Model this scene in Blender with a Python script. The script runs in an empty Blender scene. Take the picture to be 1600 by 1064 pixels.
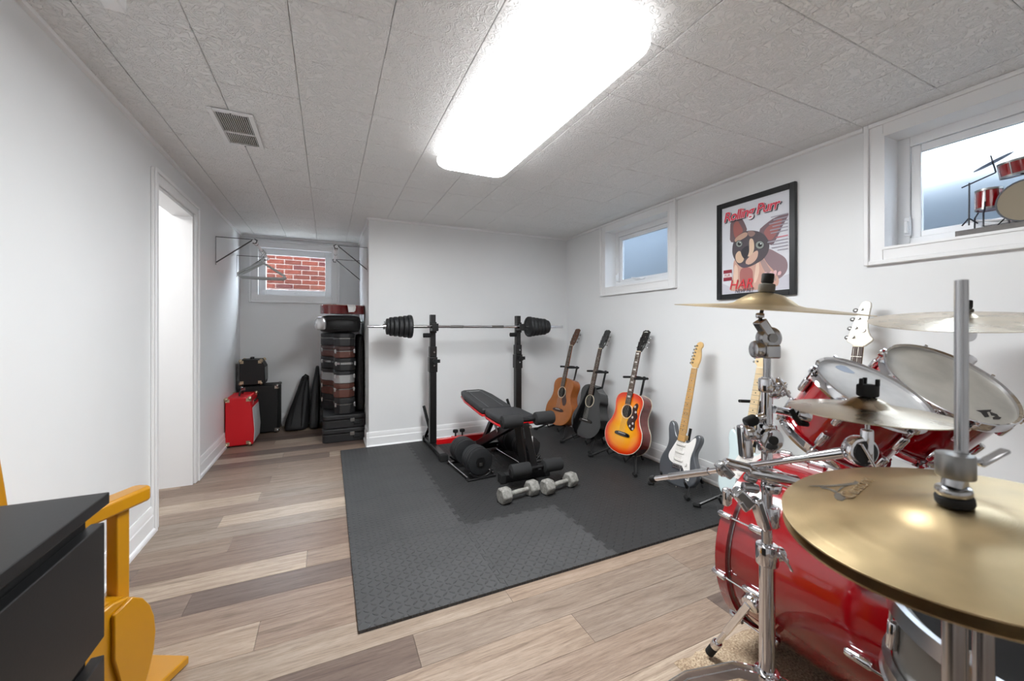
import bpy, bmesh, math, random
import numpy as np
from mathutils import Matrix, Vector, Euler
random.seed(7)
scene = bpy.context.scene
COL = scene.collection
PI = math.pi
R = math.radians

# ---------------------------------------------------------------- camera
FPX, HORIZ, YAW, CAMH = 621.16, 512.2, 0.433, 1.097
cam_d = bpy.data.cameras.new('camera')
cam = bpy.data.objects.new('camera', cam_d)
COL.objects.link(cam)
cam.location = (0, 0, CAMH)
cam.rotation_euler = (PI / 2, 0, -YAW)
cam_d.sensor_fit = 'HORIZONTAL'
cam_d.sensor_width = 36
cam_d.lens = FPX / 1600 * 36
cam_d.shift_y = -(532 - HORIZ) / 1600
cam_d.clip_start = 0.02
cam_d.dof.use_dof = True
cam_d.dof.focus_distance = 3.0
cam_d.dof.aperture_fstop = 5.0
scene.camera = cam

# ---------------------------------------------------------------- world (overcast daylight) and exposure
world = bpy.data.worlds.new('overcast_sky')
scene.world = world
world.use_nodes = True
bg = world.node_tree.nodes['Background']
bg.inputs['Color'].default_value = (0.80, 0.90, 1.0, 1)
bg.inputs['Strength'].default_value = 32.0
LAMP = 40.0          # radiance of the main ceiling fixture
FILL_REAR = 2.5     # radiance of the added fill fixture, unseen behind the camera
scene.view_settings.view_transform = 'Standard'
scene.view_settings.look = 'None'
scene.view_settings.gamma = 1
scene.view_settings.exposure = 0.05
scene.view_settings.use_curve_mapping = False

# ---------------------------------------------------------------- helpers
_c, _s = math.cos(YAW), math.sin(YAW)
def at(u, v, d):
    """world point at camera depth d behind photo pixel (u, v)"""
    r = (u - 800) / FPX * d
    return Vector((d * _s + r * _c, d * _c - r * _s, CAMH + (HORIZ - v) / FPX * d))
def onx(u, v, x):
    p = at(u, v, 1.0)
    return Vector((0, 0, CAMH)) + (p - Vector((0, 0, CAMH))) * (x / p.x)
def ony(u, v, y):
    p = at(u, v, 1.0)
    return Vector((0, 0, CAMH)) + (p - Vector((0, 0, CAMH))) * (y / p.y)

def lin(c):
    c = c / 255.0
    return c / 12.92 if c <= 0.04045 else ((c + 0.055) / 1.055) ** 2.4
def srgb(r, g, b):
    return (lin(r), lin(g), lin(b), 1)

def align(p0, p1):
    z = (Vector(p1) - Vector(p0)).normalized()
    return Matrix.Translation(Vector(p0)) @ z.to_track_quat('Z', 'Y').to_matrix().to_4x4()

class MB:
    def __init__(self): self.v = []; self.f = []
    def add(self, vs, fs, M=None):
        o = len(self.v)
        for p in vs:
            p = Vector(p)
            self.v.append(M @ p if M is not None else p)
        for f in fs: self.f.append([i + o for i in f])
        return self
    def box(self, c, s, M=None):
        x, y, z = c; a, b, d = s[0] / 2, s[1] / 2, s[2] / 2
        vs = [(x + i * a, y + j * b, z + k * d) for i in (-1, 1) for j in (-1, 1) for k in (-1, 1)]
        fs = [(0, 1, 3, 2), (4, 6, 7, 5), (0, 4, 5, 1), (2, 3, 7, 6), (0, 2, 6, 4), (1, 5, 7, 3)]
        return self.add(vs, fs, M)
    def bx(self, x0, x1, y0, y1, z0, z1, M=None):
        return self.box(((x0 + x1) / 2, (y0 + y1) / 2, (z0 + z1) / 2), (abs(x1 - x0), abs(y1 - y0), abs(z1 - z0)), M)
    def bar(self, p0, p1, w, h, roll=0.0):
        """rectangular bar between two points"""
        M = align(p0, p1) @ Matrix.Rotation(roll, 4, 'Z')
        L = (Vector(p1) - Vector(p0)).length
        return self.box((0, 0, L / 2), (w, h, L), M)
    def lathe(self, prof, seg=24, M=None):
        vs, fs, rows = [], [], []
        for r, z in prof:
            if r < 1e-6: rows.append([len(vs)]); vs.append((0, 0, z))
            else:
                rows.append(list(range(len(vs), len(vs) + seg)))
                vs += [(r * math.cos(2 * PI * k / seg), r * math.sin(2 * PI * k / seg), z) for k in range(seg)]
        for a, b in zip(rows, rows[1:]):
            for k in range(seg):
                k2 = (k + 1) % seg
                if len(a) == 1 and len(b) == 1: continue
                if len(a) == 1: fs.append((a[0], b[k2], b[k]))
                elif len(b) == 1: fs.append((a[k], a[k2], b[0]))
                else: fs.append((a[k], a[k2], b[k2], b[k]))
        return self.add(vs, fs, M)
    def cyl(self, p0, p1, r0, r1=None, seg=16):
        r1 = r0 if r1 is None else r1
        L = (Vector(p1) - Vector(p0)).length
        return self.lathe([(0, 0), (r0, 0), (r1, L), (0, L)], seg, align(p0, p1))
    def rcyl(self, p0, p1, r, e, seg=20):
        """cylinder with rounded rims"""
        L = (Vector(p1) - Vector(p0)).length
        pr = [(0, 0), (r - e, 0), (r - e * .3, e * .3), (r, e), (r, L - e), (r - e * .3, L - e * .3), (r - e, L), (0, L)]
        return self.lathe(pr, seg, align(p0, p1))
    def ball(self, c, r, seg=14, sc=(1, 1, 1)):
        n = 8
        pr = [(max(0, r * math.sin(PI * k / n)), -r * math.cos(PI * k / n)) for k in range(n + 1)]
        pr[0] = (0, -r); pr[-1] = (0, r)
        return self.lathe(pr, seg, Matrix.Translation(Vector(c)) @ Matrix.Diagonal((*sc, 1)))
    def tube(self, pts, r, seg=8, closed=False, flat=None):
        pts = [Vector(p) for p in pts]; n = len(pts)
        t = []
        for i in range(n):
            a = pts[i - 1] if (i > 0 or closed) else pts[i]
            b = pts[(i + 1) % n] if (i < n - 1 or closed) else pts[i]
            t.append((b - a).normalized())
        up = Vector((0, 0, 1)) if abs(t[0].z) < .9 else Vector((1, 0, 0))
        x = t[0].cross(up).normalized()
        vs, fs = [], []
        for i in range(n):
            x = (x - t[i] * x.dot(t[i])).normalized(); y = t[i].cross(x)
            rr = r[i] if isinstance(r, (list, tuple)) else r
            for k in range(seg):
                a = 2 * PI * k / seg
                if flat: vs.append(pts[i] + x * (flat[0] * math.copysign(1, math.cos(a + PI / 4))) + y * (flat[1] * math.copysign(1, math.sin(a + PI / 4))))
                else: vs.append(pts[i] + x * (rr * math.cos(a)) + y * (rr * math.sin(a)))
        m = n if closed else n - 1
        for i in range(m):
            j = (i + 1) % n
            for k in range(seg):
                k2 = (k + 1) % seg
                fs.append((i * seg + k, i * seg + k2, j * seg + k2, j * seg + k))
        if not closed:
            fs.append(tuple(range(seg))[::-1]); fs.append(tuple(range((n - 1) * seg, n * seg)))
        return self.add(vs, fs)
    def strip(self, pts, w, h):
        """flat bent strip: square section tube"""
        return self.tube(pts, 1, 4, flat=(w / 2, h / 2))
    def prism(self, poly, z0, z1, M=None):
        n = len(poly)
        a = sum(poly[i][0] * poly[(i + 1) % n][1] - poly[(i + 1) % n][0] * poly[i][1] for i in range(n))
        if a < 0: poly = poly[::-1]
        vs = [(x, y, z0) for x, y in poly] + [(x, y, z1) for x, y in poly]
        fs = [tuple(range(n))[::-1], tuple(range(n, 2 * n))]
        fs += [(i, (i + 1) % n, n + (i + 1) % n, n + i) for i in range(n)]
        return self.add(vs, fs, M)
    def profile(self, prof, p0, p1, out):
        """extrude (outward, height) profile from p0 to p1"""
        p0, p1, out = Vector(p0), Vector(p1), Vector(out)
        n = len(prof)
        vs = [p0 + out * a + Vector((0, 0, b)) for a, b in prof] + [p1 + out * a + Vector((0, 0, b)) for a, b in prof]
        fs = [tuple(range(n)), tuple(range(n, 2 * n))[::-1]] + [(i, n + i, n + (i + 1) % n, (i + 1) % n) for i in range(n)]
        return self.add(vs, fs)
    def mesh(self, name, mat, inv=None, smooth=True, ang=38):
        me = bpy.data.meshes.new(name)
        me.from_pydata([tuple(inv @ p) if inv is not None else tuple(p) for p in self.v], [], self.f)
        bm = bmesh.new(); bm.from_mesh(me)
        bmesh.ops.recalc_face_normals(bm, faces=bm.faces); bm.to_mesh(me); bm.free()
        if mat: me.materials.append(mat)
        if smooth:
            me.polygons.foreach_set('use_smooth', [True] * len(me.polygons))
            me.set_sharp_from_angle(angle=R(ang))
        return me
    def build(self, name, mat, parent=None, world=False, bevel=0, seg=2, smooth=True, ang=38):
        inv = MATW[parent.name].inverted() if (world and parent) else None
        o = bpy.data.objects.new(name, self.mesh(name, mat, inv, smooth, ang))
        COL.objects.link(o)
        if parent: o.parent = parent
        if bevel:
            b = o.modifiers.new('bevel', 'BEVEL'); b.width = bevel; b.segments = seg
            b.limit_method = 'ANGLE'; b.angle_limit = R(40)
        MATW[o.name] = MATW[parent.name].copy() if parent else Matrix.Identity(4)
        return o
MATW = {}

def tag(o, label=None, cat=None, group=None, kind=None):
    if label: o['label'] = label
    if cat: o['category'] = cat
    if group: o['group'] = group
    if kind: o['kind'] = kind
    return o
def thing(name, label=None, cat=None, loc=(0, 0, 0), rot=(0, 0, 0), group=None, kind=None):
    o = bpy.data.objects.new(name, None)
    o.empty_display_size = .05
    COL.objects.link(o)
    o.location = loc; o.rotation_euler = rot
    MATW[o.name] = Matrix.Translation(Vector(loc)) @ Euler(rot).to_matrix().to_4x4()
    return tag(o, label, cat, group, kind)
def link_copy(src, parent=None, loc=None):
    c = src.copy(); COL.objects.link(c)
    c.parent = parent
    if loc is not None: c.location = loc
    return c

# ---------------------------------------------------------------- materials
class NT:
    def __init__(self, name):
        self.m = bpy.data.materials.new(name); self.m.use_nodes = True
        self.t = self.m.node_tree; self.b = self.t.nodes['Principled BSDF']
        self.out = self.t.nodes['Material Output']
    def n(self, typ, **k):
        nd = self.t.nodes.new(typ)
        for a, b in k.items():
            if a.startswith('i_'):
                nd.inputs[a[2:]].default_value = b
            else: setattr(nd, a, b)
        return nd
    def l(self, a, b): self.t.links.new(a, b)
    def math(self, op, a, b=None, c=None):
        nd = self.n('ShaderNodeMath', operation=op)
        for i, x in enumerate((a, b, c)):
            if x is None: continue
            if isinstance(x, (int, float)): nd.inputs[i].default_value = x
            else: self.l(x, nd.inputs[i])
        return nd.outputs[0]
    def ramp(self, fac, stops):
        r = self.n('ShaderNodeValToRGB'); cr = r.color_ramp
        while len(cr.elements) < len(stops): cr.elements.new(.5)
        for e, (p, c) in zip(cr.elements, stops): e.position = p; e.color = c
        self.l(fac, r.inputs[0]); return r.outputs[0]
    def bump(self, h, strength, dist=.002):
        b = self.n('ShaderNodeBump'); b.inputs['Strength'].default_value = strength
        b.inputs['Distance'].default_value = dist
        self.l(h, b.inputs['Height']); self.l(b.outputs[0], self.b.inputs['Normal'])

def M(name, col, rough=.5, metal=0, coat=0, var=0, vs=8, bump=0, bs=60, spec=None, emit=None):
    t = NT(name); b = t.b
    col = srgb(*col)
    b.inputs['Roughness'].default_value = rough
    b.inputs['Metallic'].default_value = metal
    b.inputs['Coat Weight'].default_value = coat
    if coat: b.inputs['Coat Roughness'].default_value = .05
    if spec is not None: b.inputs['Specular IOR Level'].default_value = spec
    b.inputs['Base Color'].default_value = col
    if emit:
        b.inputs['Emission Color'].default_value = col; b.inputs['Emission Strength'].default_value = emit
    if var or bump:
        tc = t.n('ShaderNodeTexCoord')
    if var:
        no = t.n('ShaderNodeTexNoise', i_Scale=vs, i_Detail=5.0); t.l(tc.outputs['Object'], no.inputs['Vector'])
        a = tuple(max(0, x * (1 - var)) for x in col[:3]) + (1,); c2 = tuple(min(1, x * (1 + var)) for x in col[:3]) + (1,)
        t.l(t.ramp(no.outputs['Fac'], [(.3, a), (.7, c2)]), b.inputs['Base Color'])
    if bump:
        n2 = t.n('ShaderNodeTexNoise', i_Scale=bs, i_Detail=4.0); t.l(tc.outputs['Object'], n2.inputs['Vector'])
        t.bump(n2.outputs['Fac'], bump)
    return t.m

m_wall = M('wall_paint', (237, 238, 239), .38, bump=.08, bs=220, var=.015, vs=2)
m_white = M('white_trim_paint', (246, 246, 247), .32)
m_white2 = M('white_vinyl', (242, 243, 245), .3)
m_black = M('black_satin', (22, 22, 23), .4)
m_blackm = M('black_matte', (26, 26, 27), .75, bump=.15, bs=300)
m_blackg = M('black_gloss', (9, 9, 10), .08, coat=1)
m_steelblk = M('black_powder_coat', (20, 19, 20), .35, bump=.05, bs=400)
m_chrome = M('chrome', (225, 225, 228), .07, metal=1)
m_chrome2 = M('brushed_chrome', (190, 190, 192), .22, metal=1)
m_steel = M('dull_steel', (150, 149, 147), .35, metal=1)
m_redp = M('red_paint', (205, 14, 22), .3, coat=.4)
m_drum = M('red_drum_lacquer', (142, 2, 12), .12, coat=1, var=.06, vs=3)
m_rubber = M('black_rubber', (18, 18, 19), .85)
m_felt = M('grey_felt', (92, 88, 82), .95, bump=.4, bs=300)
m_yellow = M('yellow_painted_wood', (188, 130, 8), .3, coat=.3, var=.03)
m_dresser = M('black_dresser_laminate', (19, 19, 20), .42, bump=.05, bs=150)
m_redtolex = M('red_tolex', (212, 8, 26), .5, bump=.25, bs=500)
m_blacktolex = M('black_tolex', (20, 20, 21), .6, bump=.3, bs=450)
m_grille = M('grey_speaker_cloth', (206, 208, 209), .9, bump=.5, bs=600)
m_grilled = M('mid_grey_speaker_cloth', (150, 151, 150), .9, bump=.5, bs=600)
m_foam = M('black_foam', (34, 34, 35), .9, bump=.1, bs=200)
m_vinyl = M('black_bench_vinyl', (36, 36, 38), .5, bump=.2, bs=300)
m_cast = M('cast_iron_black', (30, 31, 33), .55, bump=.25, bs=150)
m_dbgrey = M('chipped_grey_paint', (138, 136, 131), .6, var=.35, vs=60, bump=.3, bs=80)
m_drumhead = M('coated_drum_head', (186, 185, 184), .5, var=.22, vs=9)
m_drumhead2 = M('worn_drum_head', (172, 168, 160), .55, var=.22, vs=8)
m_maple = M('maple_neck', (214, 176, 118), .35, var=.1, vs=14)
m_maple_pale = M('pale_maple_neck', (232, 205, 160), .35, var=.06, vs=14)
m_maple_dot = M('amber_maple', (206, 158, 90), .35, var=.12, vs=14)
m_rosew = M('rosewood', (72, 50, 40), .5, var=.25, vs=30)
m_pearl = M('white_plastic', (238, 234, 230), .3)
m_cream = M('cream_binding', (236, 222, 196), .35)
m_rope = M('steel_strings', (200, 196, 186), .3, metal=1)
m_fret = M('fret_wire', (205, 200, 190), .25, metal=1)
m_emit = None

def cymbal_mat(name, col, rough, brushed):
    t = NT(name); b = t.b
    b.inputs['Metallic'].default_value = 1; b.inputs['Roughness'].default_value = rough
    b.inputs['Base Color'].default_value = srgb(*col)
    tc = t.n('ShaderNodeTexCoord'); sx = t.n('ShaderNodeSeparateXYZ'); t.l(tc.outputs['Object'], sx.inputs[0])
    r2 = t.math('SQRT', t.math('ADD', t.math('MULTIPLY', sx.outputs[0], sx.outputs[0]), t.math('MULTIPLY', sx.outputs[1], sx.outputs[1])))
    no = t.n('ShaderNodeTexNoise', noise_dimensions='1D', i_Detail=4.0); no.inputs['Scale'].default_value = 900
    t.l(r2, no.inputs['W']); t.bump(no.outputs['Fac'], brushed, .0004)
    n2 = t.n('ShaderNodeTexNoise', i_Scale=9.0, i_Detail=4.0); t.l(tc.outputs['Object'], n2.inputs['Vector'])
    c = srgb(*col); d = tuple(x * .72 for x in c[:3]) + (1,)
    t.l(t.ramp(n2.outputs['Fac'], [(.32, d), (.62, c)]), b.inputs['Base Color'])
    t.l(t.math('MULTIPLY_ADD', n2.outputs['Fac'], .25, rough - .1), b.inputs['Roughness'])
    return t.m
m_cym = cymbal_mat('bronze_cymbal', (222, 198, 154), .3, .5)
m_cym2 = cymbal_mat('pale_bronze_cymbal', (214, 200, 178), .26, .4)

def wood_floor_mat():
    t = NT('grey_oak_plank'); b = t.b
    tc = t.n('ShaderNodeTexCoord'); oi = t.n('ShaderNodeObjectInfo')
    mp = t.n('ShaderNodeMapping'); t.l(tc.outputs['Object'], mp.inputs['Vector'])
    cv = t.n('ShaderNodeCombineXYZ'); t.l(t.math('MULTIPLY', oi.outputs['Random'], 37.0), cv.inputs[0]); t.l(t.math('MULTIPLY', oi.outputs['Random'], 91.0), cv.inputs[1])
    t.l(cv.outputs[0], mp.inputs['Location'])
    mp.inputs['Scale'].default_value = (1.1, 17, 1)
    n1 = t.n('ShaderNodeTexNoise', i_Scale=2.4, i_Detail=10.0, i_Roughness=.68, i_Distortion=1.1); t.l(mp.outputs[0], n1.inputs['Vector'])
    mp2 = t.n('ShaderNodeMapping'); t.l(tc.outputs['Object'], mp2.inputs['Vector']); t.l(cv.outputs[0], mp2.inputs['Location']); mp2.inputs['Scale'].default_value = (6, 150, 1)
    n2 = t.n('ShaderNodeTexNoise', i_Scale=2.4, i_Detail=5.0, i_Roughness=.7); t.l(mp2.outputs[0], n2.inputs['Vector'])
    base = t.ramp(oi.outputs['Random'], [(0, srgb(168, 149, 132)), (.2, srgb(130, 109, 95)), (.4, srgb(194, 176, 157)), (.6, srgb(104, 88, 80)), (.8, srgb(154, 134, 118)), (1, srgb(94, 80, 75))])
    r1 = t.ramp(n1.outputs['Fac'], [(.28, (.36, .31, .28, 1)), (.44, (.78, .74, .71, 1)), (.58, (1.02, 1.02, 1.02, 1)), (.75, (1.25, 1.25, 1.25, 1))])
    r2 = t.ramp(n2.outputs['Fac'], [(.34, (.52, .48, .46, 1)), (.5, (1.0, 1.0, 1.0, 1)), (.66, (1.18, 1.18, 1.18, 1))])
    mx = t.n('ShaderNodeMix', data_type='RGBA', blend_type='MULTIPLY'); mx.inputs[0].default_value = .85
    t.l(base, mx.inputs[6]); t.l(r1, mx.inputs[7])
    mx2 = t.n('ShaderNodeMix', data_type='RGBA', blend_type='MULTIPLY'); mx2.inputs[0].default_value = .7
    t.l(mx.outputs[2], mx2.inputs[6]); t.l(r2, mx2.inputs[7])
    t.l(mx2.outputs[2], b.inputs['Base Color'])
    b.inputs['Roughness'].default_value = .42
    t.bump(n2.outputs['Fac'], .18, .001)
    return t.m
m_plank = wood_floor_mat()

def ceiling_mat():
    t = NT('embossed_ceiling_tile'); b = t.b
    b.inputs['Base Color'].default_value = srgb(249, 249, 249); b.inputs['Roughness'].default_value = .5
    tc = t.n('ShaderNodeTexCoord'); oi = t.n('ShaderNodeObjectInfo')
    mp = t.n('ShaderNodeMapping'); t.l(tc.outputs['Object'], mp.inputs['Vector'])
    cv = t.n('ShaderNodeCombineXYZ'); t.l(t.math('MULTIPLY', oi.outputs['Random'], 60.0), cv.inputs[0]); t.l(t.math('MULTIPLY', oi.outputs['Random'], 83.0), cv.inputs[1])
    t.l(cv.outputs[0], mp.inputs['Location'])
    n1 = t.n('ShaderNodeTexNoise', i_Scale=27.0, i_Detail=2.0, i_Distortion=1.8); t.l(mp.outputs[0], n1.inputs['Vector'])
    h = t.ramp(n1.outputs['Fac'], [(.42, (0, 0, 0, 1)), (.5, (1, 1, 1, 1)), (.58, (.1, .1, .1, 1))])
    t.bump(h, .75, .0045)
    return t.m
m_ceil = ceiling_mat()

def mat_tile_mat(name, col):
    """foam tile with a raised diamond-plate pattern"""
    t = NT(name); b = t.b
    tc = t.n('ShaderNodeTexCoord'); sx = t.n('ShaderNodeSeparateXYZ'); t.l(tc.outputs['Object'], sx.inputs[0])
    cell = .03
    u = t.math('DIVIDE', sx.outputs[0], cell); v = t.math('DIVIDE', sx.outputs[1], cell)
    fu = t.math('SUBTRACT', t.math('FRACT', u), .5); fv = t.math('SUBTRACT', t.math('FRACT', v), .5)
    ck = t.math('MODULO', t.math('ADD', t.math('ADD', t.math('FLOOR', u), t.math('FLOOR', v)), 1000.0), 2.0)
    sg = t.math('MULTIPLY_ADD', ck, 2.0, -1.0)
    fv2 = t.math('MULTIPLY', fv, sg)
    a = t.math('MULTIPLY', t.math('ADD', fu, fv2), .7071); c = t.math('MULTIPLY', t.math('SUBTRACT', fu, fv2), .7071)
    a2 = t.math('POWER', t.math('ABSOLUTE', t.math('DIVIDE', a, .46)), 2.0); c2 = t.math('POWER', t.math('ABSOLUTE', t.math('DIVIDE', c, .15)), 2.0)
    d = t.math('SQRT', t.math('ADD', a2, c2))
    h = t.ramp(d, [(.55, (1, 1, 1, 1)), (1.0, (0, 0, 0, 1))])
    no = t.n('ShaderNodeTexNoise', i_Scale=5.0, i_Detail=5.0); t.l(tc.outputs['Object'], no.inputs['Vector'])
    c0 = srgb(*col)
    t.l(t.ramp(no.outputs['Fac'], [(.3, tuple(x * .88 for x in c0[:3]) + (1,)), (.7, tuple(x * 1.12 for x in c0[:3]) + (1,))]), b.inputs['Base Color'])
    b.inputs['Roughness'].default_value = .62
    t.bump(h, 1.0, .004)
    return t.m
m_tile_a = mat_tile_mat('foam_tile_lit', (64, 64, 65))
m_tile_b = mat_tile_mat('foam_tile_dim', (41, 41, 42))  # same foam; its duller look at this light angle put into the colour

def glass_mat(name, frosted):
    t = NT(name); b = t.b
    if frosted:
        b.inputs['Transmission Weight'].default_value = 1; b.inputs['Roughness'].default_value = .45
        b.inputs['IOR'].default_value = 1.3; b.inputs['Base Color'].default_value = (.42, .44, .46, 1)
    else:
        tr = t.n('ShaderNodeBsdfTransparent'); gl = t.n('ShaderNodeBsdfGlossy'); gl.inputs['Roughness'].default_value = .02
        mx = t.n('ShaderNodeMixShader'); mx.inputs[0].default_value = .05
        t.l(tr.outputs[0], mx.inputs[1]); t.l(gl.outputs[0], mx.inputs[2]); t.l(mx.outputs[0], t.out.inputs[0])
    return t.m
m_frost = glass_mat('frosted_glass', True)
m_clear = glass_mat('clear_glass', False)

# ================================================================ THE ROOM
XR, XL, YB, YA, XC, H = 2.4676, -0.862, 3.852, 5.12, 0.337, 2.107
YR = -1.6            # wall behind the camera
def struct(name, mb, mat, parent=None, **k):
    o = mb.build(name, mat, parent, **k)
    if parent is None: o['kind'] = 'structure'
    return o

# floor of separate planks
floor = struct('floor', MB().bx(-2.1, XR + .1, YR - .1, YA + .1, -.08, -.012), M('subfloor', (70, 62, 55), .8))
PW, PL = .152, 1.22
plank_full = MB().box((0, 0, -.006), (PL - .0012, PW - .0012, .012)).mesh('plank', m_plank, smooth=False)
def plank_obj(x0, x1, yc):
    L = x1 - x0
    if L < .04: return
    me = plank_full if abs(L - PL) < 1e-4 else MB().box((0, 0, -.006), (L - .0012, PW - .0012, .012)).mesh('plank', m_plank, smooth=False)
    o = bpy.data.objects.new('plank', me); COL.objects.link(o); o.parent = floor
    o.location = ((x0 + x1) / 2, yc, 0)
rng = random.Random(11)
row = 0; y = YR
prev = 0
while y < YA:
    yc = y + PW / 2
    lo = -2.05 if 2.2 < yc < 3.7 else XL - .06
    hi = XR + .06 if yc < YB + .15 else XC + .1
    off = (prev + .31 + rng.random() * .55) % PL; prev = off
    x = lo - PL + off
    while x < hi:
        a, b2 = max(x, lo), min(x + PL, hi)
        if b2 > a: plank_obj(a, b2, yc)
        x += PL
    y += PW; row += 1

# ceiling: slab with separate square tiles
ceil = struct('ceiling', MB().bx(-2.1, XR + .15, YR - .1, YA + .1, H + .012, H + .1), m_white)
T = .305
tile_full = MB().box((0, 0, .006), (T - .002, T - .002, .012))
tile_me = tile_full.mesh('ceiling_tile', m_ceil, smooth=False)
gx0, gy0 = 1.4107, .7715
tiles = []
for i in range(-8, 4):
    for j in range(-8, 15):
        x0, x1 = max(gx0 + i * T, XL), min(gx0 + (i + 1) * T, XR)
        y0, y1 = max(gy0 + j * T, YR), min(gy0 + (j + 1) * T, YA)
        if y0 >= YB - .02 and x0 >= XC - .02: continue
        if y1 > YB and x1 > XC + .02:
            if x0 >= XC: y1 = YB
        if x1 - x0 < .02 or y1 - y0 < .02: continue
        full = x1 - x0 > T - 1e-4 and y1 - y0 > T - 1e-4
        me = tile_me if full else MB().box((0, 0, .006), (x1 - x0 - .002, y1 - y0 - .002, .012)).mesh('ceiling_tile', m_ceil, smooth=False)
        o = bpy.data.objects.new('ceiling_tile', me); COL.objects.link(o); o.parent = ceil
        o.location = ((x0 + x1) / 2, (y0 + y1) / 2, H + rng.uniform(-.0008, .0008))
        if full:
            bv = o.modifiers.new('bevel', 'BEVEL'); bv.width = .0025; bv.segments = 1; bv.limit_method = 'ANGLE'

# walls
W1 = dict(y0=2.345, y1=3.135, z0=1.485, z1=2.03)     # openings in the right wall
W2 = dict(y0=.205, y1=.995, z0=1.485, z1=2.03)
W3 = dict(x0=-.70, x1=.04, z0=1.455, z1=1.985)       # opening in the alcove wall
TK = .17
def wall_with_holes(axis, a0, a1, z0, z1, holes):
    """list of rects covering a0..a1 x z0..z1 minus holes (sorted)"""
    out = []; a = a0
    for (h0, h1, k0, k1) in holes:
        out.append((a, h0, z0, z1))
        if k0 > z0: out.append((h0, h1, z0, k0))
        if k1 < z1: out.append((h0, h1, k1, z1))
        a = h1
    out.append((a, a1, z0, z1)); return out
mb = MB()
for a, b2, c, d in wall_with_holes('y', YR, YB, 0, H, [(W2['y0'], W2['y1'], W2['z0'], W2['z1']), (W1['y0'], W1['y1'], W1['z0'], W1['z1'])]):
    mb.bx(XR, XR + TK, a, b2, c, d)
struct('wall_right', mb, m_wall, smooth=False)
struct('wall_back', MB().bx(XC, XR + TK, YB, YB + .1, 0, H), m_wall, smooth=False)
struct('wall_alcove_right', MB().bx(XC, XC + .1, YB + .1, YA, 0, H), m_wall, smooth=False)
mb = MB()
for a, b2, c, d in wall_with_holes('x', XL - .15, XC + .1, 0, H, [(W3['x0'], W3['x1'], W3['z0'], W3['z1'])]):
    mb.bx(a, b2, YA, YA + TK, c, d)
struct('wall_alcove_back', mb, m_wall, smooth=False)
D0, D1, DZ = 2.81, 3.475, 1.89
mb = MB()
for a, b2, c, d in wall_with_holes('y', YR, YA, 0, H, [(D0, D1, 0, DZ)]):
    mb.bx(XL - .11, XL, a, b2, c, d)
struct('wall_left', mb, m_wall, smooth=False)
struct('wall_rear', MB().bx(XL - .11, XR + TK, YR - .1, YR, 0, H), m_wall, smooth=False)
D1F = 3.475 - .018
struct('wall_passage_far', MB().bx(-2.05, XL - .112, D1F, 3.62, 0, H), m_white, smooth=False)
struct('wall_passage_near', MB().bx(-2.05, XL - .11, 2.25, 2.35, 0, H), m_wall, smooth=False)
struct('wall_passage_end', MB().bx(-2.15, -2.05, 2.25, 3.62, 0, H), m_wall, smooth=False)

# doorway: jamb and casing
door = thing('door_1', loc=(XL, (D0 + D1) / 2, 0), kind='structure')
mb = MB(); mb.bx(XL - .112, XL + .002, D0, D0 + .018, 0, DZ); mb.bx(XL - .112, XL + .002, D1 - .018, D1, 0, DZ); mb.bx(XL - .112, XL + .002, D0 + .018, D1 - .018, DZ - .018, DZ)
mb.build('jamb', m_white, door, world=True)
def casing(parent, rects, name, mat, bev=.004):
    for r in rects:
        MB().bx(*r).build(name, mat, parent, world=True, bevel=bev)
cw = .072
casing(door, [(XL, XL + .016, D0 - cw, D0 - .004, 0, DZ + cw), (XL, XL + .016, D1 + .004, D1 + cw, 0, DZ + cw), (XL, XL + .016, D0 - .004, D1 + .004, DZ + .004, DZ + cw)], 'casing_board', m_white)
casing(door, [(XL + .016, XL + .026, D0 - cw, D0 - cw + .02, 0, DZ + cw), (XL + .016, XL + .026, D1 + cw - .02, D1 + cw, 0, DZ + cw), (XL + .016, XL + .026, D0 - cw + .02, D1 + cw - .02, DZ + cw - .02, DZ + cw)], 'casing_bead', m_white, .003)

# baseboards
BP = [(0, 0), (.024, 0), (.024, .014), (.02, .022), (.014, .026), (.014, .092), (.010, .098), (.010, .128), (.005, .142), (0, .142)]
def base(name, p0, p1, out): struct(name, MB().profile(BP, p0, p1, out), m_white, ang=25)
base('baseboard_back', (XC - .02, YB, 0), (XR, YB, 0), (0, -1, 0))
base('baseboard_right', (XR, YR, 0), (XR, YB, 0), (-1, 0, 0))
base('baseboard_left', (XL, YR, 0), (XL, D0 - cw, 0), (1, 0, 0))
base('baseboard_alcove_left', (XL, D1 + cw, 0), (XL, YA, 0), (1, 0, 0))
base('baseboard_alcove_back', (XL, YA, 0), (XC, YA, 0), (0, -1, 0))
base('baseboard_alcove_right', (XC, YB - .02, 0), (XC, YA, 0), (-1, 0, 0))

# slim trim at the ceiling
TP = [(0, 0), (.016, 0), (.018, -.004), (.016, -.016), (.006, -.02), (0, -.02)]
def trim(name, p0, p1, out): struct(name, MB().profile(TP, p0, p1, out), m_white, ang=25)
trim('trim_1', (XC, YB, H), (XR, YB, H), (0, -1, 0))
trim('trim_2', (XR, W2['y1'] + .085, H), (XR, YB, H), (-1, 0, 0))
trim('trim_3', (XL, YR, H), (XL, YA, H), (1, 0, 0))
trim('trim_4', (XC, YB, H), (XC, YA, H), (-1, 0, 0))
trim('trim_5', (XL, YA, H), (XC, YA, H), (0, -1, 0))

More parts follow.
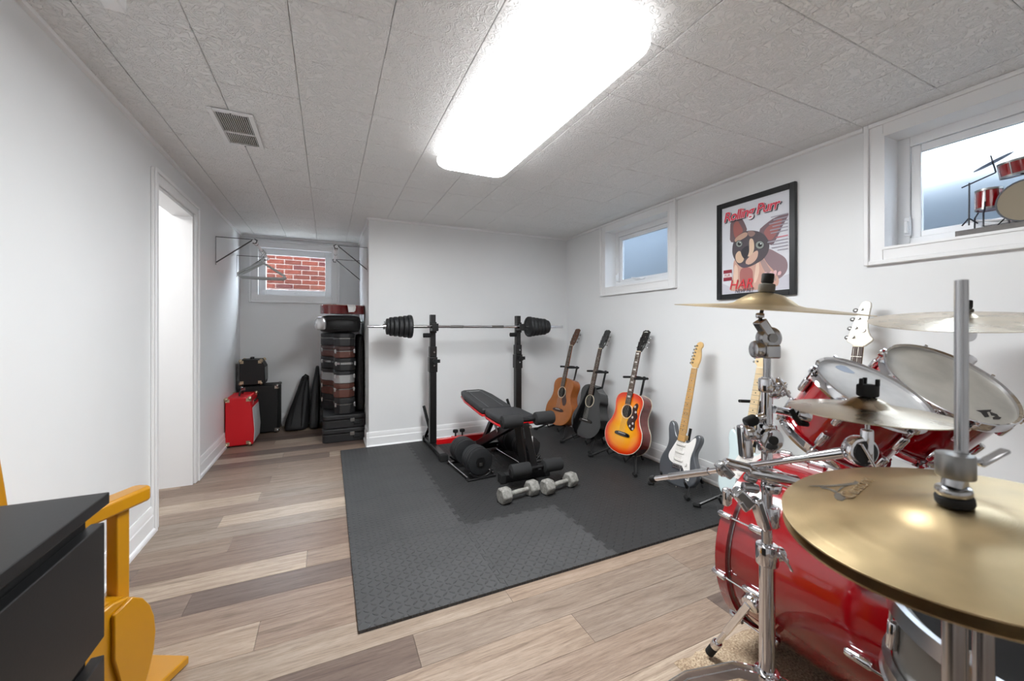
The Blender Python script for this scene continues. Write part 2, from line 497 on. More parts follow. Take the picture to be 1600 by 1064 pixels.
# windows
def ring(a0, a1, z0, z1, w):
    """four rects of a frame, outer edge a0..a1, z0..z1, bar width w"""
    return [(a0, a0 + w, z0, z1), (a1 - w, a1, z0, z1), (a0 + w, a1 - w, z0, z0 + w), (a0 + w, a1 - w, z1 - w, z1)]
def window_right(name, W, frost, handle_y, top):
    y0, y1, z0, z1 = W['y0'], W['y1'], W['z0'], W['z1']
    w = thing(name, loc=(XR, (y0 + y1) / 2, z0), kind='structure')
    cs = .078
    oz1 = min(z1 + cs, H - .001)
    for (a, b2, c, d) in ring(y0 - cs, y1 + cs, z0 - cs, oz1, cs - .004):
        MB().bx(XR - .016, XR, a, b2, c, d).build('casing_board', m_white, w, world=True, bevel=.003)
    for (a, b2, c, d) in ring(y0 - cs, y1 + cs, z0 - cs, oz1, .02):
        MB().bx(XR - .028, XR - .0165, a, b2, c, d).build('casing_bead', m_white, w, world=True, bevel=.003)
    for (a, b2, c, d) in ring(y0 - .008, y1 + .008, z0 - .008, z1 + .008, .012):
        MB().bx(XR - .022, XR + .13, a, b2, c, d).build('jamb_board', m_white, w, world=True)
    for (a, b2, c, d) in ring(y0, y1, z0, z1, .05):
        MB().bx(XR + .105, XR + .15, a, b2, c, d).build('window_frame', m_white2, w, world=True, bevel=.003)
    sash = MB()
    for (a, b2, c, d) in ring(y0 + .052, y1 - .052, z0 + .042, z1 - .052, .036): sash.bx(XR + .112, XR + .14, a, b2, c, d)
    sash.build('sash', m_white2, w, world=True, bevel=.003)
    MB().bx(XR + .124, XR + .13, y0 + .08, y1 - .08, z0 + .07, z1 - .08).build('pane', frost, w, world=True, smooth=False)
    h = MB(); hy = y1 - .045
    h.bx(XR + .09, XR + .105, hy - .012, hy + .012, z0 + .06, z0 + .15); h.bx(XR + .075, XR + .09, hy - .007, hy + .007, z0 + .07, z0 + .13)
    h.build('window_latch', m_white2, w, world=True, bevel=.004)
    h = MB(); ym = (y0 + y1) / 2 + .05
    h.bx(XR + .095, XR + .112, ym - .06, ym + .06, z0 + .05, z0 + .066); h.bar((XR + .09, ym - .02, z0 + .06), (XR + .085, ym + .09, z0 + .078), .012, .01)
    h.build('crank_handle', m_white2, w, world=True, bevel=.003)
    return w
window_right('window_1', W1, m_frost, 0, H)
window_right('window_2', W2, m_frost, 0, H)
w = thing('window_3', loc=((W3['x0'] + W3['x1']) / 2, YA, W3['z0']), kind='structure')
x0, x1, z0, z1 = W3['x0'], W3['x1'], W3['z0'], W3['z1']
for (a, b2, c, d) in ring(x0 - .08, x1 + .08, z0 - .08, z1 + .08, .076):
    MB().bx(a, b2, YA - .016, YA, c, d).build('casing_board', m_white, w, world=True, bevel=.003)
for (a, b2, c, d) in ring(x0 - .08, x1 + .08, z0 - .08, z1 + .08, .02):
    MB().bx(a, b2, YA - .028, YA - .0165, c, d).build('casing_bead', m_white, w, world=True, bevel=.003)
for (a, b2, c, d) in ring(x0 - .008, x1 + .008, z0 - .008, z1 + .008, .012):
    MB().bx(a, b2, YA - .02, YA + .08, c, d).build('jamb_board', m_white, w, world=True)
sash = MB()
for (a, b2, c, d) in ring(x0 + .002, x1 - .002, z0 + .002, z1 - .002, .07): sash.bx(a, b2, YA + .04, YA + .085, c, d)
sash.build('sash', m_white2, w, world=True, bevel=.004)
MB().bx(x0 + .068, x1 - .068, YA + .062, YA + .068, z0 + .068, z1 - .068).build('pane', m_clear, w, world=True, smooth=False)
MB().bx((x0 + x1) / 2 - .02, (x0 + x1) / 2 + .02, YA + .028, YA + .04, z0 + .03, z0 + .045).build('window_latch', m_white2, w, world=True, bevel=.003)

# outside: brick wall beyond the alcove window, house wall and fence beyond the others
BY = 6.45
m_mortar = M('mortar', (106, 96, 91), .9, bump=.4, bs=200, spec=0)
bw = struct('wall_outside_brick', MB().bx(-2.2, 1.6, BY + .006, BY + .15, .9, 2.36), m_mortar, smooth=False)
m_br = [M('brick_%s' % n, c, .85, var=.2, vs=25, bump=.4, bs=90, spec=0) for n, c in (('red', (54, 27, 22)), ('rust', (48, 25, 21)), ('plum', (44, 24, 23)), ('orange', (57, 31, 25)))]
BL, BH, J = .205, .058, .011
bmesh_ = [MB().box((0, 0, 0), (BL, .03, BH)).mesh('brick', m, smooth=False) for m in m_br]
for r_ in range(17):
    for k in range(12):
        o = bpy.data.objects.new('brick', bmesh_[rng.choice((0, 0, 1, 2, 3))]); COL.objects.link(o); o.parent = bw
        o.location = (-1.75 + k * (BL + J) + (r_ % 2) * (BL + J) / 2, BY + .012 + rng.uniform(-.002, .002), 1.2 + r_ * (BH + J))
m_siding = M('grey_blue_siding', (48, 58, 68), .7, var=.05)
struct('wall_outside_neighbour', MB().bx(3.35, 3.5, 1.75, 6, 1.0, 3.4), m_siding, smooth=False)
struct('wall_outside_low', MB().bx(3.1, 3.25, -1.5, 1.75, 1.0, 1.98), m_siding, smooth=False)
struct('ground_outside', MB().bx(XR + TK, 9, -6, 6, 1.2, 1.3).bx(-4, XR + TK, YA + TK, BY, 1.0, 1.1), M('ground_gravel', (120, 118, 112), .9, var=.2, vs=20), smooth=False)

# ================================================================ CEILING FITTINGS
t = NT('light_diffuser'); t.b.inputs['Base Color'].default_value = (.9, .9, .9, 1)
t.b.inputs['Emission Color'].default_value = (.95, .985, 1, 1); t.b.inputs['Emission Strength'].default_value = LAMP
m_diff = t.m
t = NT('fill_diffuser_rear'); t.b.inputs['Base Color'].default_value = (.9, .9, .9, 1)
t.b.inputs['Emission Color'].default_value = (1, 1, 1, 1); t.b.inputs['Emission Strength'].default_value = FILL_REAR
m_fill_rear = t.m
t = NT('light_diffuser_rim'); t.b.inputs['Base Color'].default_value = (.9, .9, .9, 1)
t.b.inputs['Emission Color'].default_value = (1, 1, 1, 1); t.b.inputs['Emission Strength'].default_value = 3
m_diffrim = t.m
def rrect(w, h, r, n=6):
    pts = []
    for cx, cy, a0 in ((w / 2 - r, h / 2 - r, 0), (-w / 2 + r, h / 2 - r, 90), (-w / 2 + r, -h / 2 + r, 180), (w / 2 - r, -h / 2 + r, 270)):
        for k in range(n + 1):
            a = R(a0 + 90 * k / n); pts.append((cx + r * math.cos(a), cy + r * math.sin(a)))
    return pts
def ceiling_light(cx, cy, label, dm):
    L = thing('ceiling_light', label, 'ceiling light', (cx, cy, H), group=None)
    MB().prism(rrect(.34, 1.22, .03), -.03, -.0015).build('base_pan', m_white, L)
    lens = MB(); secs = [(.41, 1.285, .06, -.031), (.432, 1.312, .075, -.045), (.432, 1.312, .075, -.06), (.42, 1.3, .07, -.074), (.395, 1.275, .065, -.081)]
    vs, fs = [], []; n = len(rrect(1, 1, .1))
    for (a, b2, r_, z) in secs: vs += [(x, y, z) for x, y in rrect(a, b2, r_)]
    for i in range(len(secs) - 1):
        for k in range(n): fs.append((i * n + k, i * n + (k + 1) % n, (i + 1) * n + (k + 1) % n, (i + 1) * n + k))
    fs.append(tuple(range(n)))
    lens.add(vs, fs); lens.build('diffuser_rim', m_diffrim, L, ang=60)
    lens = MB().prism(rrect(.394, 1.274, .064), -.083, -.0795); lens.build('diffuser', dm, L, bevel=.001)
    return L
ceiling_light(.775, 1.635, 'large glowing rectangular wraparound ceiling light over the exercise mat', m_diff)
ceiling_light(.775, -.75, 'added rectangular fill light on the ceiling, unseen behind the camera', m_fill_rear)  # invented fixture, added as fill for the room
# added lamp, out of view, to brighten the side passage
L = thing('passage_fill_lamp', 'added round fill lamp, unseen on the side passage ceiling', 'ceiling light', (-1.45, 2.85, H))
MB().lathe([(0, -.002), (.13, -.002), (.13, -.02), (0, -.02)], 32).build('base_pan', m_white, L)
t = NT('passage_fill_diffuser'); t.b.inputs['Emission Color'].default_value = (1, .99, .97, 1); t.b.inputs['Emission Strength'].default_value = 60
MB().lathe([(0, -.07), (.06, -.066), (.1, -.05), (.12, -.021), (0, -.021)], 32).build('diffuser', t.m, L)

# register
V = thing('ceiling_vent', 'white metal ceiling register with dark louvres', 'vent', (-.414, 2.415, H))
m_dark = M('vent_dark', (24, 22, 21), .9)
MB().bx(-.068, .068, -.172, .172, -.003, -.001).build('dark_duct', m_dark, V, smooth=False)
mb = MB()
for (a, b2, c, d) in ring(-.09, .09, -.195, .195, .022): mb.bx(a, b2, c, d, -.012, -.002)
mb.bx(-.068, .068, .03, .04, -.0125, -.003)
mb.build('frame', m_white, V, bevel=.003)
mb = MB()
for k in range(15):
    x = -.063 + k * .009
    mb.box((x, 0, -.008), (.0018, .344, .008), Matrix.Identity(4))
o = mb.build('louvres', m_white, V, smooth=False); o['kind'] = 'stuff'
for s_ in (-1, 1): MB().lathe([(0, -.0155), (.003, -.015), (.0045, -.0125), (0, -.0125)], 10, Matrix.Translation((0, s_ * .184, 0))).build('screw', m_steel, V)
tag(MB().bx(-.585, -.535, 1.0, 1.53, 2.015, H - .0015).build('ceiling_box', m_white, bevel=.004), 'narrow white box on the ceiling at the top edge of the photo', 'ceiling box')

# ================================================================ EXERCISE MAT (4 x 4 interlocking tiles)
MX, MY, MP, MZ = .098, 1.52, .578, .012
mat = thing('exercise_mat', 'dark grey interlocking foam exercise mat covering the floor', 'mat', (MX, MY, 0))
def wave(n, amp=.011):
    """dovetail-free square wave along 0..1: list of (t, offset)"""
    pts = []
    for k in range(n):
        o = amp if k % 2 == 0 else -amp
        pts += [(k / n, o), ((k + 1) / n, o)]
    return pts
WV = wave(13)
for i in range(4):
    for j in range(4):
        x0, y0, g = i * MP, j * MP, .0008
        poly = []
        AM = .011
        def edge(p, q, nrm, teeth, n_=13):
            p, q, nrm = Vector(p), Vector(q), Vector(nrm)
            if not teeth: return []
            out = []
            for k in range(1, n_):
                for o in ((AM, -AM) if k % 2 else (-AM, AM)): out.append(p + (q - p) * (k / n_) + nrm * o)
            return out
        tl, tr_, tb, tt_ = i > 0, i < 3, j > 0, j < 3
        def corner(cx, cy, vt, ht): return Vector((cx + (AM if vt else 0), cy + (AM if ht else 0)))
        a, b2, c, d = (x0 + g, y0 + g), (x0 + MP - g, y0 + g), (x0 + MP - g, y0 + MP - g), (x0 + g, y0 + MP - g)
        poly = [corner(*a, tl, tb)] + edge(a, b2, (0, 1), tb) + [corner(*b2, tr_, tb)] + edge(b2, c, (1, 0), tr_) + [corner(*c, tr_, tt_)] + edge(d, c, (0, 1), tt_)[::-1] + [corner(*d, tl, tt_)] + edge(a, d, (1, 0), tl)[::-1]
        poly = [(p[0] - x0 - MP / 2, p[1] - y0 - MP / 2) for p in poly]
        light = i == 0 or (j == 0 and i == 1)  # tiles whose tread catches more light get the lighter painted tone
        o = MB().prism(poly, 0.0005, MZ).build('foam_tile', m_tile_a if light else m_tile_b, mat, smooth=False)
        o.location = (x0 + MP / 2, y0 + MP / 2, 0)

# ================================================================ POSTER
PWD, PHT = .512, .655
po = thing('framed_poster', 'black framed magazine-style poster of a hairless cat on the right wall', 'poster', (XR - .001, 1.652, 1.29), (0, 0, -PI / 2))
mb = MB()
for (a, b2, c, d) in ring(-PWD / 2, PWD / 2, 0, PHT, .034): mb.bx(a, b2, -.022, 0, c, d)
mb.build('frame', M('poster_frame_black', (28, 29, 31), .35), po, bevel=.003)
MB().bx(-PWD / 2 + .03, PWD / 2 - .03, -.010, -.002, .03, PHT - .03).build('print_sheet', M('poster_paper', (226, 227, 234), .4), po, smooth=False)
pw, ph = PWD - .068, PHT - .068
def PC(px, py):
    s_ = (px - 88) / 527
    top = 268 - 138 * s_; bot = 975 - 40 * s_
    return (-pw / 2 + s_ * pw, .034 + (bot - py) / (bot - top) * ph)
MP_ = Matrix(((1, 0, 0, 0), (0, 0, 1, 0), (0, 1, 0, 0), (0, 0, 0, 1)))   # (x, z) outline -> upright plane
layer = [0]
pm = {}
def pcol(c):
    if c not in pm: pm[c] = M('print_%d_%d_%d' % c, c, .45)
    return pm[c]
def smoothpoly(P, it=2):
    for _ in range(it):
        Q = []
        for i in range(len(P)):
            a, b2 = P[i], P[(i + 1) % len(P)]
            Q += [(a[0] * .75 + b2[0] * .25, a[1] * .75 + b2[1] * .25), (a[0] * .25 + b2[0] * .75, a[1] * .25 + b2[1] * .75)]
        P = Q
    return P
def printed(name, pts, col, sm=2, raw=False):
    layer[0] += 1
    P = pts if raw else [PC(*p) for p in pts]
    if sm: P = smoothpoly(P, sm)
    z = -.0101 - layer[0] * .00012
    MB().prism(P, z, z + .0001, MP_).build(name, pcol(col), po, smooth=False)
def circ(cx, cy, r, n=18, sy=1.0): return [(cx + r * math.cos(2 * PI * k / n), cy + r * sy * math.sin(2 * PI * k / n)) for k in range(n)]
printed('printed_backdrop', [(90, 880), (200, 930), (420, 930), (560, 830), (612, 810), (612, 930), (90, 970)], (206, 204, 214), 0)
printed('printed_back', [(430, 610), (470, 600), (530, 640), (585, 680), (602, 740), (590, 800), (545, 850), (470, 880), (400, 720)], (148, 124, 130))
printed('printed_chest', [(185, 690), (240, 660), (420, 650), (450, 720), (520, 800), (545, 870), (520, 925), (180, 950), (150, 930), (190, 820)], (212, 168, 152))
printed('printed_chest_shade', [(245, 750), (345, 750), (350, 850), (330, 940), (260, 940), (240, 850)], (176, 110, 106))
printed('printed_fold', [(395, 690), (430, 680), (470, 760), (530, 860), (500, 870), (440, 800)], (176, 148, 144))
printed('printed_fold', [(375, 700), (392, 690), (400, 790), (370, 880), (352, 880)], (238, 206, 186))
printed('printed_fold', [(196, 720), (228, 740), (228, 860), (205, 900), (188, 860)], (238, 206, 186))
printed('printed_ear', [(163, 372), (215, 340), (252, 332), (285, 390), (306, 450), (262, 505), (205, 545), (158, 540), (160, 460)], (118, 96, 100), 1)
printed('printed_inner_ear', [(182, 400), (222, 360), (248, 400), (276, 455), (225, 510), (196, 505)], (164, 98, 92))
printed('printed_ear', [(388, 452), (450, 395), (510, 352), (604, 318), (604, 345), (565, 420), (525, 520), (495, 578), (462, 565), (425, 490)], (124, 100, 108), 1)
printed('printed_inner_ear', [(425, 460), (500, 385), (570, 355), (548, 430), (505, 520), (470, 540), (445, 500)], (168, 106, 104))
printed('printed_head', [(178, 610), (186, 545), (228, 482), (300, 448), (380, 452), (440, 488), (475, 560), (466, 630), (432, 684), (392, 712), (330, 745), (275, 756), (236, 738), (204, 692), (184, 652)], (84, 76, 82), 2)
printed('printed_brow', [(196, 520), (240, 480), (300, 455), (310, 490), (262, 520), (205, 545)], (196, 160, 140))
printed('printed_brow', [(300, 455), (345, 450), (372, 470), (350, 500), (318, 500)], (150, 122, 116))
printed('printed_blaze', [(318, 515), (352, 515), (362, 590), (348, 640), (318, 668), (300, 650), (322, 610)], (228, 198, 172))
printed('printed_muzzle', [(206, 640), (244, 606), (262, 650), (282, 680), (262, 712), (230, 716), (208, 690)], (224, 192, 164))
printed('printed_muzzle', [(288, 700), (320, 665), (362, 620), (392, 612), (384, 680), (340, 724), (296, 732)], (222, 184, 164))
printed('printed_nose', [(248, 612), (300, 570), (322, 580), (318, 640), (290, 688), (262, 662)], (52, 48, 56))
printed('printed_chin', [(232, 726), (268, 716), (320, 728), (306, 752), (262, 756)], (96, 84, 96))
for ex, ey, er in ((238, 556, 30), (402, 570, 36)):
    printed('printed_eye', circ(ex, ey, er), (62, 58, 62), 0)
    printed('printed_eye', circ(ex, ey, er * .86), (150, 156, 150), 0)
    printed('printed_pupil', circ(ex + 2, ey, er * .45), (34, 34, 38), 0)
    printed('printed_glint', circ(ex + 8, ey - 9, er * .16), (235, 238, 240), 0)
def text_mesh(name, body, size, mat, parent, loc, rot=(PI / 2, 0, 0), shear=0, offset=0, ext=.0003, spacing=1.0, align_x='LEFT', sx=1.0):
    cu = bpy.data.curves.new(name, 'FONT'); cu.body = body; cu.size = size; cu.shear = shear; cu.offset = offset; cu.extrude = ext
    cu.space_character = spacing; cu.align_x = align_x; cu.resolution_u = 3
    tmp = bpy.data.objects.new('tmp_text', cu); COL.objects.link(tmp)
    dg = bpy.context.evaluated_depsgraph_get(); dg.update()
    me = bpy.data.meshes.new_from_object(tmp.evaluated_get(dg))
    bpy.data.objects.remove(tmp)
    me.materials.clear(); me.materials.append(mat)
    o = bpy.data.objects.new(name, me); COL.objects.link(o); o.parent = parent
    o.location = loc; o.rotation_euler = rot; o.scale = (sx, 1, 1)
    return o
zt = .034 + ph
text_mesh('title_shadow', 'Rolling Purr', .088, pcol((60, 40, 52)), po, (-pw / 2 + .021, -.0150, zt - .100), shear=.2, offset=.0042, spacing=.9, sx=.98)
text_mesh('title_outline', 'Rolling Purr', .088, pcol((246, 232, 236)), po, (-pw / 2 + .016, -.0156, zt - .096), shear=.2, offset=.0038, spacing=.9, sx=.98)
text_mesh('title_lettering', 'Rolling Purr', .088, pcol((222, 62, 84)), po, (-pw / 2 + .016, -.0163, zt - .096), shear=.2, offset=.0016, spacing=.9, sx=.98)
text_mesh('name_lettering', 'HAR', .088, pcol((226, 60, 72)), po, (-pw / 2 + .055, -.0160, .064), shear=.25, sx=.95)
text_mesh('subtitle_lettering', 'NEW HIT', .034, pcol((70, 66, 84)), po, (-pw / 2 + .098, -.0160, .038), shear=.25, sx=.9)
for k, (a, b2) in enumerate(((.285, .05), (.32, .05), (.345, .055), (.372, .04))): printed('pale_lettering', [(-pw / 2 + a, .122), (-pw / 2 + a + .022, .122), (-pw / 2 + a + .026, .122 + b2 * .6), (-pw / 2 + a + .006, .122 + b2 * .6)], (232, 188, 192), 1, raw=True)
printed('badge', [(-pw / 2 + .014, .125), (-pw / 2 + .075, .125), (-pw / 2 + .075, .198), (-pw / 2 + .014, .198)], (150, 40, 58), 0, raw=True)
printed('badge_band', [(-pw / 2 + .014, .148), (-pw / 2 + .075, .148), (-pw / 2 + .075, .175), (-pw / 2 + .014, .175)], (236, 232, 234), 0, raw=True)
text_mesh('badge_lettering', 'FUR', .026, pcol((190, 70, 80)), po, (-pw / 2 + .024, -.0160, .152), sx=.9)
for k in range(11):       # column of small unreadable print
    wd = (.1, .085, .11, .09, .105, .1, .07, .12, .09, .095, .06)[k]
    zz = .478 - k * .0195 - (.012 if k > 5 else 0)
    printed('fine_print', [(pw / 2 - .01 - wd, zz), (pw / 2 - .01, zz), (pw / 2 - .01, zz + .006), (pw / 2 - .01 - wd, zz + .006)], (206, 110, 122) if k == 6 else (168, 164, 176), 0, raw=True)

# ================================================================ SQUAT RACK AND BARBELL
RY, RX0, RX1, MT = 3.545, .852, 1.70, MZ
rack = thing('squat_rack', 'black adjustable squat rack with red base tube by the back wall', 'squat rack', ((RX0 + RX1) / 2, RY, MT))
MB().bx(RX0, RX1, RY - .022, RY + .022, .045, .093).build('base_tube', m_redp, rack, world=True, bevel=.004)
MB().bx(1.03, 1.40, RY - .027, RY + .027, .04, .098).build('base_sleeve', m_redp, rack, world=True, bevel=.004)
for kx in (1.065, 1.13):
    mb = MB(); mb.cyl((kx, RY, .098), (kx, RY, .135), .007); mb.rcyl((kx, RY, .132), (kx, RY, .158), .024, .006)
    mb.build('adjuster_knob', m_rubber, rack, world=True)
MB().bx(1.07, 1.12, RY - .04, RY + .04, MT, .04).build('base_foot', m_rubber, rack, world=True, bevel=.004)
for rx in (RX0, RX1):
    MB().bx(rx - .025, rx + .025, 3.17, 3.79, MT + .018, MT + .052).build('foot_tube', m_steelblk, rack, world=True, bevel=.004)
    for fy in (3.175, 3.785):
        MB().bx(rx - .034, rx + .034, fy - .03, fy + .03, MT + .0005, MT + .056).build('foot_cap', m_rubber, rack, world=True, bevel=.008)
    MB().bx(rx - .03, rx + .03, RY - .03, RY + .03, MT + .052, .80).build('outer_upright', m_steelblk, rack, world=True, bevel=.005)
    MB().bx(rx - .037, rx + .037, RY - .037, RY + .037, .70, .835).build('sleeve', m_steelblk, rack, world=True, bevel=.005)
    MB().bx(rx - .0315, rx + .0315, RY - .0315, RY + .0315, .835, .93).build('upper_sleeve', m_steelblk, rack, world=True, bevel=.004)
    MB().bx(rx - .024, rx + .024, RY - .024, RY + .024, .80, 1.215).build('inner_upright', m_steelblk, rack, world=True, bevel=.004)
    mb = MB(); mb.cyl((rx, RY - .035, .80), (rx, RY - .075, .80), .009); mb.cyl((rx, RY - .07, .80), (rx + .004, RY - .095, .80), .022)
    mb.box((rx + .03, RY - .05, .80), (.05, .02, .03))
    mb.build('height_knob', m_rubber, rack, world=True, bevel=.003)
    mb = MB(); mb.bx(rx - .028, rx + .028, RY - .1, RY - .024, 1.068, 1.094); mb.bx(rx - .028, rx + .028, RY - .108, RY - .092, 1.07, 1.135); mb.bx(rx - .03, rx + .03, RY - .032, RY - .024, 1.05, 1.15)
    mb.build('bar_cradle', m_steelblk, rack, world=True, bevel=.004)
    mb = MB(); mb.cyl((rx - .02, RY - .01, 1.03), (rx - .085, RY - .01, 1.03), .02)
    mb.build('spotter_peg', m_rubber, rack, world=True)
    mb = MB(); mb.bar((rx - .02, 3.76, MT + .05), (rx, RY + .03, .26), .03, .006); mb.bar((rx + .02, 3.76, MT + .05), (rx + .01, RY + .03, .26), .03, .006)
    mb.build('brace', m_chrome2, rack, world=True)
    mb = MB(); mb.cyl((rx - .02, 3.60, .20), (rx - .045, 3.70, .37), .013); mb.build('plate_peg', m_rubber, rack, world=True)
    for bz in (.88, .76): MB().cyl((rx + .005, RY - .031 if bz > .8 else RY - .037, bz), (rx + .005, RY - .043, bz), .008, seg=6).build('bolt', m_chrome2, rack, world=True)

BYY, BZ = RY - .06, 1.1075
bb = thing('barbell', 'chrome barbell loaded with black iron plates resting on the rack', 'barbell', (1.235, BYY, BZ))
MB().cyl((.292, BYY, BZ), (2.18, BYY, BZ), .0125).build('bar', m_chrome, bb, world=True)
for ga, gb_ in ((.67, .79), (1.0, 1.12), (1.4, 1.52)): MB().cyl((ga, BYY, BZ), (gb_, BYY, BZ), .0132).build('knurled_grip', m_steel, bb, world=True)
def plate(x, r, th):
    e = th / 2
    pr = [(.014, -e), (.022, -e * 1.1), (.03, -e * .6), (r * .72, -e * .6), (r * .78, -e), (r * .95, -e), (r, -e * .6), (r, e * .6), (r * .95, e), (r * .78, e), (r * .72, e * .6), (.03, e * .6), (.022, e * 1.1), (.014, e)]
    MB().lathe(pr, 40, Matrix.Translation((x, BYY, BZ)) @ Matrix.Rotation(PI / 2, 4, 'Y')).build('weight_plate', m_cast, bb, world=True)
for x, r_, th in ((.455, .068, .022), (.484, .080, .028), (.52, .084, .034), (.56, .089, .034), (.60, .094, .034), (.637, .1, .036)): plate(x, r_, th)
for x, r_, th in ((1.80, .1, .036), (1.84, .094, .034), (1.88, .089, .034), (1.92, .084, .034), (1.96, .08, .032), (1.995, .066, .024)): plate(x, r_, th)
for x in (.43, 2.018):
    mb = MB(); mb.cyl((x - .012, BYY, BZ), (x + .012, BYY, BZ), .024); mb.cyl((x, BYY, BZ + .02), (x, BYY, BZ + .045), .005); mb.cyl((x, BYY - .02, BZ), (x, BYY - .045, BZ), .005)
    mb.build('collar', m_chrome2, bb, world=True)

# ================================================================ WEIGHT BENCH
bx_ = 1.205
be = thing('weight_bench', 'black and red adjustable weight bench with foam leg rollers', 'weight bench', (bx_, 2.9, MT))
def pad(name, pts, th, mat_, bev, M_):
    return MB().prism(pts, 0, th, M_).build(name, mat_, be, world=True, bevel=bev, seg=3)
# back pad: plane from hinge (y 2.84, z .445) to far end (y 3.44, z .49)
ang = math.atan2(.05, .6)
MBk = Matrix.Translation((bx_ - .015, 2.845, .435)) @ Matrix.Rotation(ang, 4, 'X')
bp_ = [(-.125, 0), (.125, 0), (.13, .05), (.13, .42), (.105, .6), (.075, .63), (-.075, .63), (-.105, .6), (-.13, .42), (-.13, .05)]
bk = pad('back_pad', bp_, .045, m_vinyl, .014, MBk)
MB().prism([(x * 1.02, y_ * 1.005 - .002) for x, y_ in bp_], -.016, 0, MBk).build('back_board', m_redp, be, world=True, bevel=.004)
m_stitch = M('grey_piping', (86, 87, 90), .6)
for sx in (-.062, .062):
    mb = MB(); mb.tube([MBk @ Vector((sx, .03, .0455)), MBk @ Vector((sx, .3, .046)), MBk @ Vector((sx * .9, .55, .0455))], .004, 6); o = mb.build('piping', m_stitch, bk, world=True)
mb = MB(); mb.box((0, .56, .0452), (.13, .022, .0015), MBk); mb.build('printed_badge', M('badge_grey', (150, 150, 150), .6), bk, world=True, smooth=False)
MSt = Matrix.Translation((bx_, 2.505, .43)) @ Matrix.Rotation(R(1.0), 4, 'X')
st_ = [(-.13, 0), (.13, 0), (.142, .04), (.142, .25), (.125, .325), (-.125, .325), (-.142, .25), (-.142, .04)]
pad('seat_pad', st_, .045, m_vinyl, .014, MSt)
MB().prism([(x * 1.02, y_) for x, y_ in st_], -.016, 0, MSt).build('seat_board', m_redp, be, world=True, bevel=.004)
MB().bar((bx_, 3.30, .075), (bx_, 2.60, .40), .05, .06).build('main_beam', m_steelblk, be, world=True, bevel=.004)
MB().bar((bx_, 3.17, .15), (bx_, 2.93, .42), .035, .04).build('back_strut', m_steelblk, be, world=True, bevel=.004)
for sx in (-.03, .03): MB().bar((bx_ + sx, 2.80, .30), (bx_ + sx, 2.95, .425), .006, .03).build('bracket', m_chrome2, be, world=True)
MB().bx(bx_ - .21, bx_ + .21, 3.28, 3.33, MT + .018, MT + .066).build('rear_stabiliser', m_steelblk, be, world=True, bevel=.004)
for sx in (-.21, .21): MB().bx(bx_ + sx - .025, bx_ + sx + .025, 3.272, 3.338, MT + .001, MT + .07).build('foot_cap', m_rubber, be, world=True, bevel=.006)
MB().bar((bx_ + .04, 2.59, .41), (bx_ + .075, 2.56, MT + .06), .055, .05).build('front_leg', m_steelblk, be, world=True, bevel=.004)
MB().bx(bx_ - .1, bx_ + .25, 2.53, 2.585, MT + .005, MT + .06).build('front_stabiliser', m_steelblk, be, world=True, bevel=.004)
for sx in (-.1, .25): MB().bx(bx_ + sx - .02, bx_ + sx + .02, 2.525, 2.59, MT + .001, MT + .064).build('foot_cap', m_rubber, be, world=True, bevel=.005)
MB().bar((bx_ + .045, 2.475, .43), (bx_ + .105, 2.445, .10), .05, .045).build('leg_lever', m_steelblk, be, world=True, bevel=.004)
MB().bx(bx_ + .055, bx_ + .085, 2.4455, 2.4485, .30, .345).build('warning_label', M('white_label', (232, 232, 230), .5), be, world=True, smooth=False)
MB().bx(bx_ + .03, bx_ + .09, 2.60, 2.66, .36, .43).build('hinge_block', m_steelblk, be, world=True, bevel=.004)
for (y_, z_, c_) in ((2.44, .465, bx_ + .045), (2.42, .135, bx_ + .10)):
    MB().cyl((c_ - .12, y_, z_), (c_ + .12, y_, z_), .012).build('roller_tube', m_steelblk, be, world=True)
    for s_ in (-1, 1):
        MB().rcyl((c_ + s_ * .052, y_, z_), (c_ + s_ * .198, y_, z_), .046, .012, 28).build('foam_roller', m_foam, be, world=True)
        MB().cyl((c_ + s_ * .198, y_, z_), (c_ + s_ * .202, y_, z_), .016).build('end_cap', m_rubber, be, world=True)
MB().cyl((bx_ + .06, 2.43, .415), (bx_ + .06, 2.455, .415), .012, seg=6).build('bolt', m_chrome2, be, world=True)

